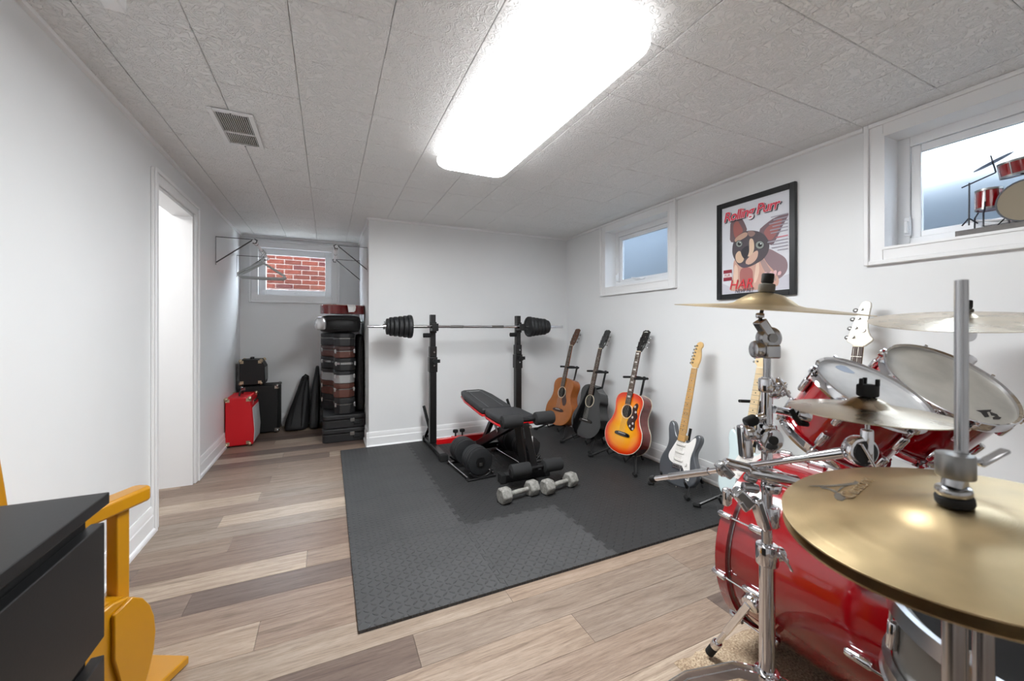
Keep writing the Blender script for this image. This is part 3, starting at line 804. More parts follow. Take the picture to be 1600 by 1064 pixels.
# ================================================================ DUMBBELLS
def adj_dumbbell(x, y, rz, label):
    d = thing('adjustable_dumbbell', label, 'dumbbell', (x, y, MT), (0, 0, rz), group='adjustable dumbbells on cradles')
    zc = .118
    for s_ in (-1, 1):
        mb = MB()
        for k in range(5):
            a = s_ * (.062 + k * .027); b2 = s_ * (.062 + k * .027 + .0255)
            r_ = .098 if 0 < k < 4 else .094
            mb.rcyl((0, a, zc), (0, b2, zc), r_, .003, 40)
        mb.build('plate_stack', m_cast, d)
        MB().cyl((0, s_ * .196, zc), (0, s_ * .203, zc), .034, seg=24).build('end_plate', m_steelblk, d)
        MB().bx(-.012, .012, s_ * .2 - .004, s_ * .2 + .004, zc + .04 - .07, zc - .005).build('lock_tab', m_steel, d, bevel=.002)
        mb = MB(); pts = []
        outer = [(.115 * math.cos(R(a)), zc + .0 + .112 * math.sin(R(a))) for a in range(215, 326, 10)]
        inner = [(.103 * math.cos(R(a)), zc + .1 * math.sin(R(a))) for a in range(325, 214, -10)]
        poly = [(x_, max(z_, .008)) for x_, z_ in outer] + [(x_, max(z_, .018)) for x_, z_ in inner]
        mb.prism(poly, min(s_ * .2, s_ * .215), max(s_ * .2, s_ * .215), Matrix(((1, 0, 0, 0), (0, 0, 1, 0), (0, 1, 0, 0), (0, 0, 0, 1))))
        mb.bx(-.11, .11, min(s_ * .19, s_ * .225), max(s_ * .19, s_ * .225), .001, .014)
        mb.build('cradle_end', m_steelblk, d, bevel=.002)
    MB().cyl((0, -.062, zc), (0, .062, zc), .017, seg=20).build('handle', m_chrome2, d)
    for s_ in (-1, 1): MB().cyl((s_ * .1, -.2, .02), (s_ * .1, .2, .02), .0075).build('cradle_rail', m_chrome2, d)
    return d
adj_dumbbell(.985, 2.895, R(4), 'black adjustable dumbbell on its cradle in front of the squat rack')
adj_dumbbell(1.455, 3.03, R(4), 'black adjustable dumbbell on its cradle half hidden by the weight bench')
def hex_dumbbell(x, y, rz, label):
    d = thing('hex_dumbbell', label, 'dumbbell', (x, y, MT), (0, 0, rz), group='grey hex dumbbells')
    r_ = .052; zc = r_ * .866
    hexo = [(r_ * math.cos(R(60 * k)), r_ * math.sin(R(60 * k))) for k in range(6)]
    for s_ in (-1, 1):
        Mx = Matrix(((0, 0, 1, 0), (1, 0, 0, 0), (0, 1, 0, zc + .0005), (0, 0, 0, 1)))
        h = MB().prism(hexo, min(s_ * .072, s_ * .14), max(s_ * .072, s_ * .14), Mx).build('hex_head', m_dbgrey, d, bevel=.009, seg=2)
    MB().lathe([(0, -.075), (.015, -.075), (.014, -.05), (.0165, 0), (.014, .05), (.015, .075), (0, .075)], 18, Matrix.Translation((0, 0, zc)) @ Matrix.Rotation(PI / 2, 4, 'Y')).build('handle', m_dbgrey, d)
hex_dumbbell(1.098, 2.275, R(9), 'chipped grey hex dumbbell nearer the mat centre, left of its twin')
hex_dumbbell(1.405, 2.285, R(12), 'chipped grey hex dumbbell with a brownish head, right of its twin')

# ================================================================ GUITARS
m_spruce = M('natural_spruce', (166, 97, 40), .25, coat=.6, var=.12, vs=10)
m_mahog = M('honey_mahogany', (164, 88, 26), .25, coat=.6, var=.18, vs=12)
m_cherry = M('cherry_mahogany', (104, 26, 16), .2, coat=.8, var=.15, vs=12)
m_tort = M('tortoise_pickguard', (58, 30, 24), .2, coat=.5, var=.4, vs=40)
m_silverg = M('charcoal_silver_metallic', (90, 93, 98), .3, metal=.35, coat=.8)
m_sonic = M('pale_blue_paint', (206, 222, 224), .25, coat=.8)
m_bassw = M('white_guitar_paint', (232, 226, 212), .3, coat=.6)
def sunburst_mat():
    t = NT('cherry_sunburst'); b = t.b
    b.inputs['Roughness'].default_value = .2; b.inputs['Coat Weight'].default_value = .9
    tc = t.n('ShaderNodeTexCoord'); at_ = t.n('ShaderNodeAttribute', attribute_name='edge')
    no = t.n('ShaderNodeTexNoise', i_Scale=14.0, i_Detail=3.0); t.l(tc.outputs['Object'], no.inputs['Vector'])
    f = t.math('ADD', at_.outputs['Fac'], t.math('MULTIPLY', t.math('SUBTRACT', no.outputs['Fac'], .5), .06))
    t.l(t.ramp(f, [(0, srgb(196, 30, 8)), (.18, srgb(222, 66, 6)), (.45, srgb(242, 138, 8)), (1, srgb(250, 178, 22))]), b.inputs['Base Color'])
    return t.m
m_burst = sunburst_mat()
def smooth_interp(keys, n):
    """Catmull-Rom through (v, w) keys"""
    out = []
    for i in range(len(keys) - 1):
        p0, p1, p2, p3 = keys[max(0, i - 1)], keys[i], keys[i + 1], keys[min(len(keys) - 1, i + 2)]
        for k in range(n):
            t_ = k / n
            out.append(tuple(.5 * ((2 * p1[a]) + (-p0[a] + p2[a]) * t_ + (2 * p0[a] - 5 * p1[a] + 4 * p2[a] - p3[a]) * t_ ** 2 + (-p0[a] + 3 * p1[a] - 3 * p2[a] + p3[a]) * t_ ** 3) for a in (0, 1)))
    out.append(keys[-1]); return out
UP = Matrix(((1, 0, 0, 0), (0, 0, 1, 0), (0, 1, 0, 0), (0, 0, 0, 1)))   # (x, z, depth) -> x, y=depth, z
def guitar_neck(g, v0, v1, w0, w1, y_face, fb_mat, neck_mat, nfret, dots, dot_mat, th=.022, dots_block=False, scale_end=None, binding=None):
    """neck shaft + fingerboard from body (v0) to nut (v1); y_face = front face (y negative is front)"""
    fb = MB().prism([(-w0 / 2, v0), (w0 / 2, v0), (w1 / 2, v1), (-w1 / 2, v1)], y_face - .006, y_face, UP).build('fingerboard', fb_mat, g, bevel=.0015)
    mb = MB(); prof = []
    vs, fs = [], []; n = 8
    for v, w_ in ((v0 + .06, w0), (v1, w1)):
        for k in range(n + 1):
            a = PI * k / n
            vs.append((w_ / 2 * math.cos(a), y_face + th * math.sin(a) * .8, v))
    fs = [(k, k + 1, n + 1 + k + 1, n + 1 + k) for k in range(n)] + [tuple(range(n + 1)), tuple(range(n + 1, 2 * n + 2))[::-1], (0, n + 1, 2 * n + 1, n)]
    mb.add(vs, fs); mb.build('neck', neck_mat, g)
    # frets: spacing from the nut
    L = v1 - scale_end
    fr = MB()
    pos = [v1]
    for k in range(1, nfret + 1):
        v = scale_end + L * 2 ** (-k / 12)
        if v < v0 + .004: break
        pos.append(v); w_ = w1 + (w0 - w1) * (v1 - v) / (v1 - v0)
        fr.bx(-w_ / 2, w_ / 2, y_face - .0072, y_face - .006, v - .0009, v + .0009)
    o = fr.build('frets', m_fret, fb, smooth=False); o['kind'] = 'stuff'
    for k in dots:
        if k >= len(pos): continue
        v = (pos[k] + pos[k - 1]) / 2
        if dots_block: MB().bx(-.013, .013, y_face - .0068, y_face - .0060, v - .006, v + .006).build('inlay', dot_mat, fb, smooth=False)
        else:
            xs = (-.011, .011) if k == 12 else (0,)
            for x in xs: MB().cyl((x, y_face - .0067, v), (x, y_face - .006, v), .0034, seg=10).build('inlay', dot_mat, fb)
    MB().bx(-w1 / 2, w1 / 2, y_face - .008, y_face + .002, v1, v1 + .005).build('nut', m_cream, g)
    return fb
def strings(g, n, v0, v1, sp0, sp1, y0, y1):
    mb = MB()
    for k in range(n):
        a = (k - (n - 1) / 2)
        mb.cyl((a * sp0, y0, v0), (a * sp1, y1, v1), .0006, seg=5)
    o = mb.build('strings', m_rope, g); o['kind'] = 'stuff'
def tuners(h, pos, mat_=None, y_face=0, side_len=.02, post=True):
    for (x, v, sx) in pos:
        mb = MB(); mb.cyl((x, y_face - .008, v), (x, y_face + .02, v), .0045, seg=10)
        mb.cyl((x, y_face + .012, v), (x + sx * side_len, y_face + .012, v), .003, seg=8)
        mb.ball((x + sx * (side_len + .006), y_face + .012, v), .008, 10, (1, .5, .8))
        mb.build('tuner', mat_ or m_chrome, h)
LEAN = R(15.5)
def acoustic(y, xb, zb, label, m_top, m_side, m_neckm, m_fbm, m_guard, headmat, blocks=False, cut=False, bind=None, rz=0, m_bridge=None, rosette=None, headshape='open', lean=LEAN, scale=1.0):
    g = thing('acoustic_guitar', label, 'guitar', (xb, y, zb), (-lean, 0, -PI / 2 + rz), group=None)
    keys = [(0, 0), (.012, .085), (.045, .15), (.1, .192), (.15, .2), (.2, .19), (.255, .155), (.305, .137), (.35, .138), (.395, .147), (.435, .142), (.468, .112), (.484, .06), (.487, 0)]
    half = smooth_interp(keys, 5)
    right = [(w_, v) for v, w_ in half]
    if cut: right = [(w_ if v < .345 else (w_ - (v - .345) * .55 if v < .42 else max(0, min(w_, .097 - (v - .42) * 1.35 + .0))), v) for w_, v in right]
    left = [(-w_, v) for v, w_ in half[1:-1]][::-1]
    out = [(w_ * scale, v * scale) for w_, v in right + left]
    D = .1
    # sides + back
    MB().prism(out, 0.002, D, UP).build('body', m_side, g, bevel=.004)
    # top with an 'edge' attribute for the sunburst
    n = len(out); rings = [1.0, .94, .86, .74, .55, .3]
    cx, cv = 0, .2 * scale
    vs, fs, ed = [], [], []
    for ri, s_ in enumerate(rings):
        for (x, v) in out:
            vs.append((cx + (x - cx) * s_, -.001 if ri else 0.0, cv + (v - cv) * s_)); ed.append(min(1, (1 - s_) / .62))
    vs.append((cx, -.001, cv)); ed.append(1)
    for ri in range(len(rings) - 1):
        for k in range(n): fs.append((ri * n + k, ri * n + (k + 1) % n, (ri + 1) * n + (k + 1) % n, (ri + 1) * n + k))
    b0 = (len(rings) - 1) * n
    for k in range(n): fs.append((b0 + k, b0 + (k + 1) % n, len(vs) - 1))
    b1 = len(vs)
    vs += [(x, .0019, v) for x, v in out]; ed += [0] * n
    for k in range(n): fs.append((k, b1 + k, b1 + (k + 1) % n, (k + 1) % n))
    top = MB().add(vs, fs).build('top', m_top, g)
    a_ = top.data.attributes.new('edge', 'FLOAT', 'POINT'); a_.data.foreach_set('value', ed)
    if bind:
        MB().tube([(x * 1.0, .002, v) for x, v in out], .0028, 6, closed=True).build('binding', bind, g)
        MB().tube([(x * 1.0, D - .002, v) for x, v in out], .0022, 6, closed=True).build('back_binding', bind, g)
    hv = .335 * scale
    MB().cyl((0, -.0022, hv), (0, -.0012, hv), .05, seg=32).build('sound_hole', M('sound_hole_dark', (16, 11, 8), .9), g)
    MB().tube([(.056 * math.cos(2 * PI * k / 32), -.0015, hv + .056 * math.sin(2 * PI * k / 32)) for k in range(32)], .0032, 6, closed=True).build('rosette', rosette or m_cream, g)
    # pick guard on the treble side
    if m_guard:
        if blocks: pg = [(.052, .375), (.085, .42), (.11, .40), (.1, .35), (.125, .31), (.1, .27), (.118, .225), (.09, .19), (.05, .215), (.02, .245), (.03, .282), (.052, .31)]
        else: pg = [(.04, .37), (.062, .36), (.068, .31), (.098, .26), (.095, .215), (.06, .2), (.035, .24), (.02, .275), (.045, .295), (.056, .335)]
        gd = MB().prism(smoothpoly(pg, 2), -.0032, -.0012, UP).build('pickguard', m_guard, g, smooth=False)
        if blocks:
            for k, (x, v) in enumerate(((.075, .385), (.092, .345), (.07, .3), (.085, .255), (.06, .23), (.095, .215))):
                MB().prism(smoothpoly([(x - .012, v - .004), (x + .004, v - .012), (x + .012, v + .003), (x - .002, v + .012)], 1), -.0037, -.0032, UP).build('inlay', M('pearl_print', (190, 186, 184), .3), gd, smooth=False)
    bm_ = m_bridge or m_rosew
    br = MB().prism(smoothpoly([(-.085, .142), (-.075, .165), (-.03, .17), (.03, .17), (.075, .165), (.085, .142), (.03, .138), (-.03, .138)], 1), -.010, -.0012, UP).build('bridge', bm_, g, bevel=.002)
    MB().bx(-.038, .038, -.0125, -.010, .158, .161).build('saddle', m_pearl, br)
    fb = guitar_neck(g, .392, .825, .056, .044, -.006, m_fbm, m_neckm, 20, (1, 3, 5, 7, 9, 12, 15) if blocks else (3, 5, 7, 9, 12), m_pearl, dots_block=blocks, scale_end=.17)
    # head stock, angled back
    Mh = Matrix.Translation((0, -.004, .828)) @ Matrix.Rotation(R(-13), 4, 'X')
    if headshape == 'open': hp = [(-.022, 0), (.022, 0), (.034, .035), (.038, .11), (.033, .165), (.036, .185), (.012, .198), (0, .19), (-.012, .198), (-.036, .185), (-.033, .165), (-.038, .11), (-.034, .035)]
    else: hp = [(-.022, 0), (.022, 0), (.033, .04), (.037, .17), (.03, .178), (.01, .172), (0, .178), (-.01, .172), (-.03, .178), (-.037, .17), (-.033, .04)]
    hs = MB().prism(hp, -.004, .012, Mh @ UP).build('headstock', headmat, g, bevel=.002)
    if blocks: MB().prism(smoothpoly([(-.02, .178), (0, .183), (.022, .178), (.02, .172), (0, .176), (-.02, .172)], 1), -.0048, -.004, Mh @ UP).build('logo', m_pearl, hs, smooth=False)
    mbm = MATW[g.name]
    for s_ in (-1, 1):
        for k in range(3):
            v = .045 + k * .042
            mb = MB()
            def TP_(p): return Mh @ Vector(p)
            mb.cyl(TP_((s_ * .022, -.012, v)), TP_((s_ * .022, .012, v)), .0042, seg=10)
            mb.cyl(TP_((s_ * .022, .014, v)), TP_((s_ * .05, .014, v)), .0028, seg=8)
            mb.ball(TP_((s_ * .054, .014, v)), .009, 10, (.8, .5, 1))
            mb.build('tuner', m_chrome if blocks else m_steel, hs)
    strings(g, 6, .163, .826, .0105, .0072, -.016, -.0155)
    return g
def electric(y, xb, zb, label, bodymat, guardmat, neckm, fbm, headm, n_str=6, bass=False, lean=LEAN, rz=0, dotm=None):
    g = thing('electric_guitar' if not bass else 'bass_guitar', label, 'guitar', (xb, y, zb), (-lean, 0, -PI / 2 + rz))
    P_ = [(0, 0), (-8, .8), (-13.5, 4.5), (-15.8, 11), (-14.6, 17.5), (-11.8, 22.5), (-11, 27), (-12.2, 32), (-13.4, 36.5), (-13, 40.5), (-10.8, 41.8), (-8.4, 39.6), (-7, 35.6), (-5.2, 32.4), (-3.1, 31.2), (3.1, 31.2), (4.4, 30.6), (6, 31.4), (8, 34.3), (10.2, 36.6), (12.8, 36), (13.6, 33), (12.4, 28.6), (10.9, 25), (11.3, 21.2), (14.2, 16.2), (15.9, 10.8), (14.3, 5), (8.8, 1)]
    P_ = [(x / 100, v / 100) for x, v in P_]
    if bass: P_ = [(x * 1.08, v * 1.12) for x, v in P_]
    MB().prism(smoothpoly(P_, 2), 0, .044, UP).build('body', bodymat, g, bevel=.011, seg=4)
    k_ = 1.12 if bass else 1.0
    G_ = [(-2.9, 31), (-4.2, 29), (-6.4, 24), (-8.6, 19.5), (-8.2, 16.2), (-5.2, 14.2), (-1, 14), (3.4, 14), (5.2, 12), (6.8, 8.6), (9.2, 6), (10.2, 6.6), (10, 11), (8.8, 17), (8.6, 22), (10.2, 28), (10.6, 33), (9.8, 34.4), (8.2, 33.2), (5.6, 29.6), (3, 29.2), (3, 31)]
    gp = MB().prism(smoothpoly([(x / 100, v / 100 * k_) for x, v in G_], 2), -.0025, -.0002, UP).build('pickguard', guardmat, g, smooth=False)
    for k, v in enumerate((.272, .222, .172)):
        MB().box((0, -.006, v * k_), (.07, .008, .017), Matrix.Rotation(0 if k < 2 else 0, 4, 'Y')).build('pickup', m_pearl, gp, bevel=.004)
        if bass and k == 1: break
    mb = MB().bx(-.037, .037, -.009, -.0003, .112 * k_, .143 * k_); mb.build('bridge', m_chrome2, g, bevel=.002)
    sd = MB()
    for k in range(n_str): MB().bx(-.031 + k * .0105, -.024 + k * .0105, -.014, -.009, .125 * k_, .142 * k_).build('saddle', m_chrome, g, bevel=.001)
    if not bass: MB().tube([(.03, -.008, .125), (.05, -.03, .11), (.075, -.034, .08)], .0025, 6).build('tremolo_arm', m_chrome, g)
    for (x, v) in ((.062, .158), (.074, .12), (.088, .088)):
        MB().cyl((x, -.014, v * k_), (x, -.0025, v * k_), .0095, .011, 16).build('control_knob', m_pearl, gp)
    MB().prism(smoothpoly([(.062, .062), (.085, .03), (.1, .036), (.078, .072)], 1), -.003, -.0002, UP).build('jack_plate', m_chrome, g, smooth=False)
    for sv in (.005, .4): MB().cyl((0 if sv < .1 else -.115, .022, sv if sv < .1 else .413 * k_), (0 if sv < .1 else -.118, .022, sv - .012 if sv < .1 else .425 * k_), .005).build('strap_button', m_chrome, g)
    nut = .795 if not bass else .93
    v0 = .296 * k_
    MB().bx(-.028, .028, -.012, .02, v0, .34 * k_).build('neck_heel', neckm, g, bevel=.003)
    fb = guitar_neck(g, v0, nut, .056 if not bass else .06, .0425, -.008, fbm, neckm, 21, (3, 5, 7, 9, 12, 15, 17, 19), dotm or M('black_dot', (20, 18, 16), .5), scale_end=nut - (.648 if not bass else .864) + .0)
    Mh = Matrix.Translation((0, -.006, nut + .004))
    if not bass: hp = [(-2.1, 0), (-2.6, 1.4), (-4.0, 2.6), (-4.1, 3.4), (-2.2, 16.2), (-1.2, 18), (.6, 18.7), (2.3, 18.1), (3.2, 16.4), (2.9, 14.7), (1.9, 13.7), (2.8, 10), (3.1, 6.4), (2.6, 3.6), (2.0, 2), (2.1, 0)]
    else: hp = [(-2.1, 0), (-3.4, 1.2), (-5.2, 2.2), (-5.4, 3.2), (-3.4, 12), (-1.8, 21), (-.6, 22.6), (1.4, 22.8), (2.8, 21.4), (2.4, 17), (2.2, 11), (3.4, 6), (5.2, 4.0), (4.9, 2.8), (3.2, 1.2), (2.1, 0)]
    hs = MB().prism(smoothpoly([(x / 100, v / 100) for x, v in hp], 1), 0, .013, Mh @ UP).build('headstock', headm, g, bevel=.002)
    for k in range(n_str):
        f = k / (n_str - 1)
        x, v = ((-.029 + .013 * f), nut + .04 + f * .12) if not bass else ((-.034 + .02 * f), nut + .05 + f * .14)
        mb = MB(); mb.cyl((x + .006, -.016, v), (x + .006, .008, v), .0045 if not bass else .007, seg=10); mb.cyl((x, .012, v), (x - .022, .012, v), .003, seg=8); mb.ball((x - .027, .012, v), .008 if not bass else .012, 10, (1, .4, .9))
        mb.build('tuner', m_steel, hs)
    if bass: MB().cyl((.008, -.013, nut + .085), (.008, -.006, nut + .085), .011, seg=14).build('string_tree', m_chrome2, hs)
    strings(g, n_str, .13 * k_, nut, .0105, .0072 if not bass else .009, -.0165, -.016)
    return g
def guitar_stand(y, xb, label, neck_z=.69, yoke=True, low=False, spread=.25, rz=0, depth=.06):
    """tubular stand; the instrument leans on it towards +x"""
    s = thing('guitar_stand', label, 'guitar stand', (xb, y, MZ if True else 0), (0, 0, rz), group='black guitar stands along the right wall')
    hub = Vector((.14, 0, .2)); Zt = neck_z - .02
    k = math.tan(LEAN)
    top = Vector(((Zt - .1) * k + .045 + depth, 0, Zt))
    hub = Vector((.075 + depth, 0, .2))
    MB().tube([hub - Vector((0, 0, .06)), hub, top], .0095, 10).build('upright', m_steelblk, s)
    for sy, ex in ((-1, -.06), (1, -.09)):
        MB().tube([hub + Vector((0, 0, -.02)), (.06, sy * spread * .5, .11), (ex, sy * spread, .012)], .0095, 8).build('leg', m_steelblk, s)
        MB().cyl((ex + .008, sy * (spread - .02), .018), (ex - .004, sy * (spread + .015), .013), .0125).build('rubber_foot', m_rubber, s)
    MB().tube([hub + Vector((0, 0, -.02)), (.2, 0, .1), (.245, 0, .012)], .0095, 8).build('leg', m_steelblk, s)
    MB().cyl((.24, 0, .025), (.25, 0, .0125), .0125).build('rubber_foot', m_rubber, s)
    if not low:
        for sy in (-1, 1):
            MB().tube([hub + Vector((0, 0, -.05)), (.09, sy * .07, .1), (-.02, sy * .1, .062), (-.035, sy * .1, .095)], .0085, 8).build('cradle_arm', m_rubber, s)
    if yoke:
        ln = -.1 - depth
        for sy in (-1, 1):
            MB().tube([top + Vector((-.005, sy * .01, 0)), top + Vector((-.008, sy * .04, .004)), top + Vector((-.02, sy * .06, .006)), top + Vector((ln, sy * .064, .014))], .0095, 8).build('yoke_arm', m_rubber, s)
        MB().ball(top, .017).build('yoke_joint', m_rubber, s)
    return s
GX = 2.085
guitar_stand(3.47, GX, 'black tubular stand holding the natural acoustic guitar in the corner')
acoustic(3.47, GX, .115, 'natural wood acoustic guitar on a stand nearest the corner', m_spruce, m_mahog, m_mahog, m_rosew, m_tort, M('brown_headstock', (86, 52, 32), .35), lean=LEAN, rz=R(8))
guitar_stand(3.0, GX, 'black tubular stand holding the black cutaway acoustic guitar', spread=.2)
acoustic(3.0, GX, .105, 'black acoustic guitar with a cutaway between two other acoustics', m_blackg, m_blackg, M('black_neck', (18, 16, 15), .3), m_rosew, None, m_blackg, cut=True, headshape='open', rz=R(4), m_bridge=M('dark_bridge', (30, 24, 20), .5))
guitar_stand(2.5, GX, 'black tubular stand holding the orange sunburst guitar')
acoustic(2.5, GX, .105, 'orange cherry sunburst acoustic guitar with a dark patterned pickguard', m_burst, m_cherry, m_cherry, m_rosew, m_tort, M('black_headstock', (14, 12, 12), .2, coat=.8), blocks=True, bind=m_cream, m_bridge=m_blackg, rz=R(3))
guitar_stand(1.945, GX + .02, 'low black stand under the charcoal silver electric guitar', yoke=False, neck_z=.42, spread=.14, depth=.005)
electric(1.945, GX + .0, .048, 'charcoal silver electric guitar with white pickguard and maple neck', m_silverg, m_pearl, m_maple, m_maple_dot, m_maple, lean=R(15), rz=R(2))
guitar_stand(1.50, GX + .02, 'black tubular stand holding the pale blue electric guitar', neck_z=.66, depth=.005, spread=.21)
electric(1.50, GX + .02, .09, 'pale blue electric guitar partly hidden by the cymbal stand', m_sonic, m_pearl, m_maple_pale, m_maple_pale, m_maple_pale, lean=R(15), rz=R(2))
guitar_stand(1.04, GX + .02, 'black tubular stand holding the white bass guitar behind the drums', neck_z=.7, depth=.005, spread=.21)
electric(1.04, GX + .02, .1, 'white bass guitar whose headstock rises behind the drum kit', m_bassw, m_pearl, m_maple_pale, m_rosew, m_bassw, n_str=4, bass=True, dotm=m_pearl, lean=R(14))

# ================================================================ ALCOVE: AMPLIFIERS, CASES, BAGS, RAILS
def corner_caps(parent, x0, x1, y0, y1, z0, z1, mat_, s=.028, t=.004, which=None):
    for (x, sx) in ((x0, -1), (x1, 1)):
        for (y_, sy) in ((y0, -1), (y1, 1)):
            for (z_, sz) in ((z0, -1), (z1, 1)):
                mb = MB(); mb.ball((x - sx * .008, y_ - sy * .008, z_ - sz * .008), .0185, 10); mb.box((x - sx * .02, y_ - sy * (.001), z_ - sz * .02), (.03, .008, .03)); 
                mb.box((x - sx * .001, y_ - sy * .02, z_ - sz * .02), (.008, .03, .03)); mb.build('corner_cap', mat_, parent, world=True)
m_tincap = M('nickel_corner', (206, 188, 160), .3, metal=1)
ra = thing('guitar_amplifier', 'red guitar amplifier with grey speaker cloth standing on the floor', 'amplifier', (-.735, 4.565, 0))
prof = [(-.852, .012), (-.635, .012), (-.628, .14), (-.645, .36), (-.668, .452), (-.852, .452)]   # x, z side outline, front leans back
Msd = Matrix(((1, 0, 0, 0), (0, 0, 1, 0), (0, 1, 0, 0), (0, 0, 0, 1)))
MB().prism(prof, 4.37, 4.76, Msd).build('cabinet', m_redtolex, ra, world=True, bevel=.012, seg=3)
MB().prism([(-.64, .03), (-.631, .03), (-.624, .14), (-.64, .35), (-.65, .35)], 4.392, 4.738, Msd).build('speaker_cloth', m_grille, ra, world=True, bevel=.003)
MB().prism([(-.655, .362), (-.642, .362), (-.66, .43), (-.672, .43)], 4.392, 4.738, Msd).build('control_panel', m_redtolex, ra, world=True, bevel=.002)
text_mesh('logo_lettering', 'ff', .05, m_pearl, ra, (-.648 + .735 + .004, 4.43 - 4.565, .375), rot=(PI / 2, 0, PI / 2), shear=.3)
for k in range(5): MB().cyl((-.648, 4.52 + k * .04, .40), (-.636, 4.52 + k * .04, .398), .009, seg=14).build('control_knob', m_black, ra, world=True)
mb = MB(); mb.tube([(-.76, 4.48, .452), (-.76, 4.49, .474), (-.76, 4.565, .482), (-.76, 4.64, .474), (-.76, 4.65, .452)], 1, 4, flat=(.013, .005)); mb.build('handle', m_black, ra, world=True, bevel=.002)
corner_caps(ra, -.852, -.655, 4.372, 4.758, .016, .45, m_tincap)
for xx in (-.83, -.66):
    for yy in (4.39, 4.74): MB().cyl((xx, yy, .0005), (xx, yy, .013), .014).build('foot', m_rubber, ra, world=True)
b1 = thing('guitar_amplifier', 'large black speaker cabinet with metal corners under the small amplifier', 'amplifier', (-.585, 4.93, 0))
MB().bx(-.80, -.475, 4.80, 5.06, .015, .50).build('cabinet', m_blacktolex, b1, world=True, bevel=.01)
MB().bx(-.476, -.468, 4.825, 5.035, .04, .475).build('speaker_cloth', M('black_cloth', (28, 28, 28), .9, bump=.4, bs=500), b1, world=True, bevel=.002)
corner_caps(b1, -.80, -.473, 4.802, 5.058, .017, .498, m_chrome2)
for yy in (4.83, 5.03): MB().cyl((-.5, yy, .0005), (-.5, yy, .015), .015).build('foot', m_rubber, b1, world=True); MB().cyl((-.77, yy, .0005), (-.77, yy, .015), .015).build('foot', m_rubber, b1, world=True)
b2a = thing('guitar_amplifier', 'small black guitar amplifier sitting on the larger black cabinet', 'amplifier', (-.705, 4.9, .511))
prof2 = [(-.815, .514), (-.600, .514), (-.592, .56), (-.596, .70), (-.63, .772), (-.815, .772)]
MB().prism(prof2, 4.79, 5.02, Msd).build('cabinet', m_blacktolex, b2a, world=True, bevel=.008)
MB().prism([(-.604, .53), (-.59, .56), (-.5935, .69), (-.612, .69)], 4.806, 5.004, Msd).build('speaker_cloth', m_grilled, b2a, world=True, bevel=.002)
corner_caps(b2a, -.813, -.618, 4.792, 5.018, .520, .768, m_tincap)
mb = MB(); mb.tube([(-.72, 4.84, .772), (-.72, 4.85, .788), (-.72, 4.905, .792), (-.72, 4.96, .788), (-.72, 4.97, .772)], 1, 4, flat=(.01, .004)); mb.build('handle', m_black, b2a, world=True)

# stack of instrument cases (heads towards the camera)
m_casebrown = M('brown_case_leather', (92, 54, 44), .5, bump=.25, bs=250, var=.1)
m_casebrown2 = M('dark_brown_case', (66, 42, 40), .5, bump=.25, bs=250)
m_caseblk = M('black_case_vinyl', (34, 34, 36), .5, bump=.25, bs=300)
m_casegrey = M('silver_grey_case', (166, 166, 166), .45, bump=.2, bs=200)
m_nylon = M('black_nylon', (22, 22, 24), .62, bump=.6, bs=40)
def rect_case(z0, z1, x0, x1, y0, y1, label):
    c = thing('guitar_case', label, 'guitar case', ((x0 + x1) / 2, (y0 + y1) / 2, z0))
    zm = z0 + (z1 - z0) * .62
    Mz = Matrix.Translation(((x0 + x1) / 2, (y0 + y1) / 2, 0))
    MB().prism(rrect(x1 - x0, y1 - y0, .04), z0 + .001, zm - .002, Mz).build('bottom_shell', m_caseblk, c, world=True, bevel=.006)
    MB().prism(rrect(x1 - x0, y1 - y0, .04), zm + .002, z1, Mz).build('lid', m_caseblk, c, world=True, bevel=.01)
    MB().prism(rrect(x1 - x0 + .004, y1 - y0 + .004, .042), zm - .003, zm + .003, Mz).build('rim', m_steelblk, c, world=True)
    MB().bx((x0 + x1) / 2 + .05, (x0 + x1) / 2 + .09, y0 - .008, y0 + .002, zm - .022, zm + .012).build('latch', m_steel, c, world=True, bevel=.002)
    mb = MB(); xm = (x0 + x1) / 2 + .12; mb.tube([(xm - .04, y0 - .002, zm - .03), (xm - .035, y0 - .022, zm - .036), (xm + .02, y0 - .022, zm - .036), (xm + .025, y0 - .002, zm - .03)], .006, 8); mb.build('handle', m_rubber, c, world=True)
rect_case(0, .128, -.052, .334, 4.15, 5.07, 'wide black rectangular case lying on the floor under the case stack')
rect_case(.129, .255, -.046, .334, 4.165, 5.07, 'wide black rectangular case, second from the bottom of the stack')
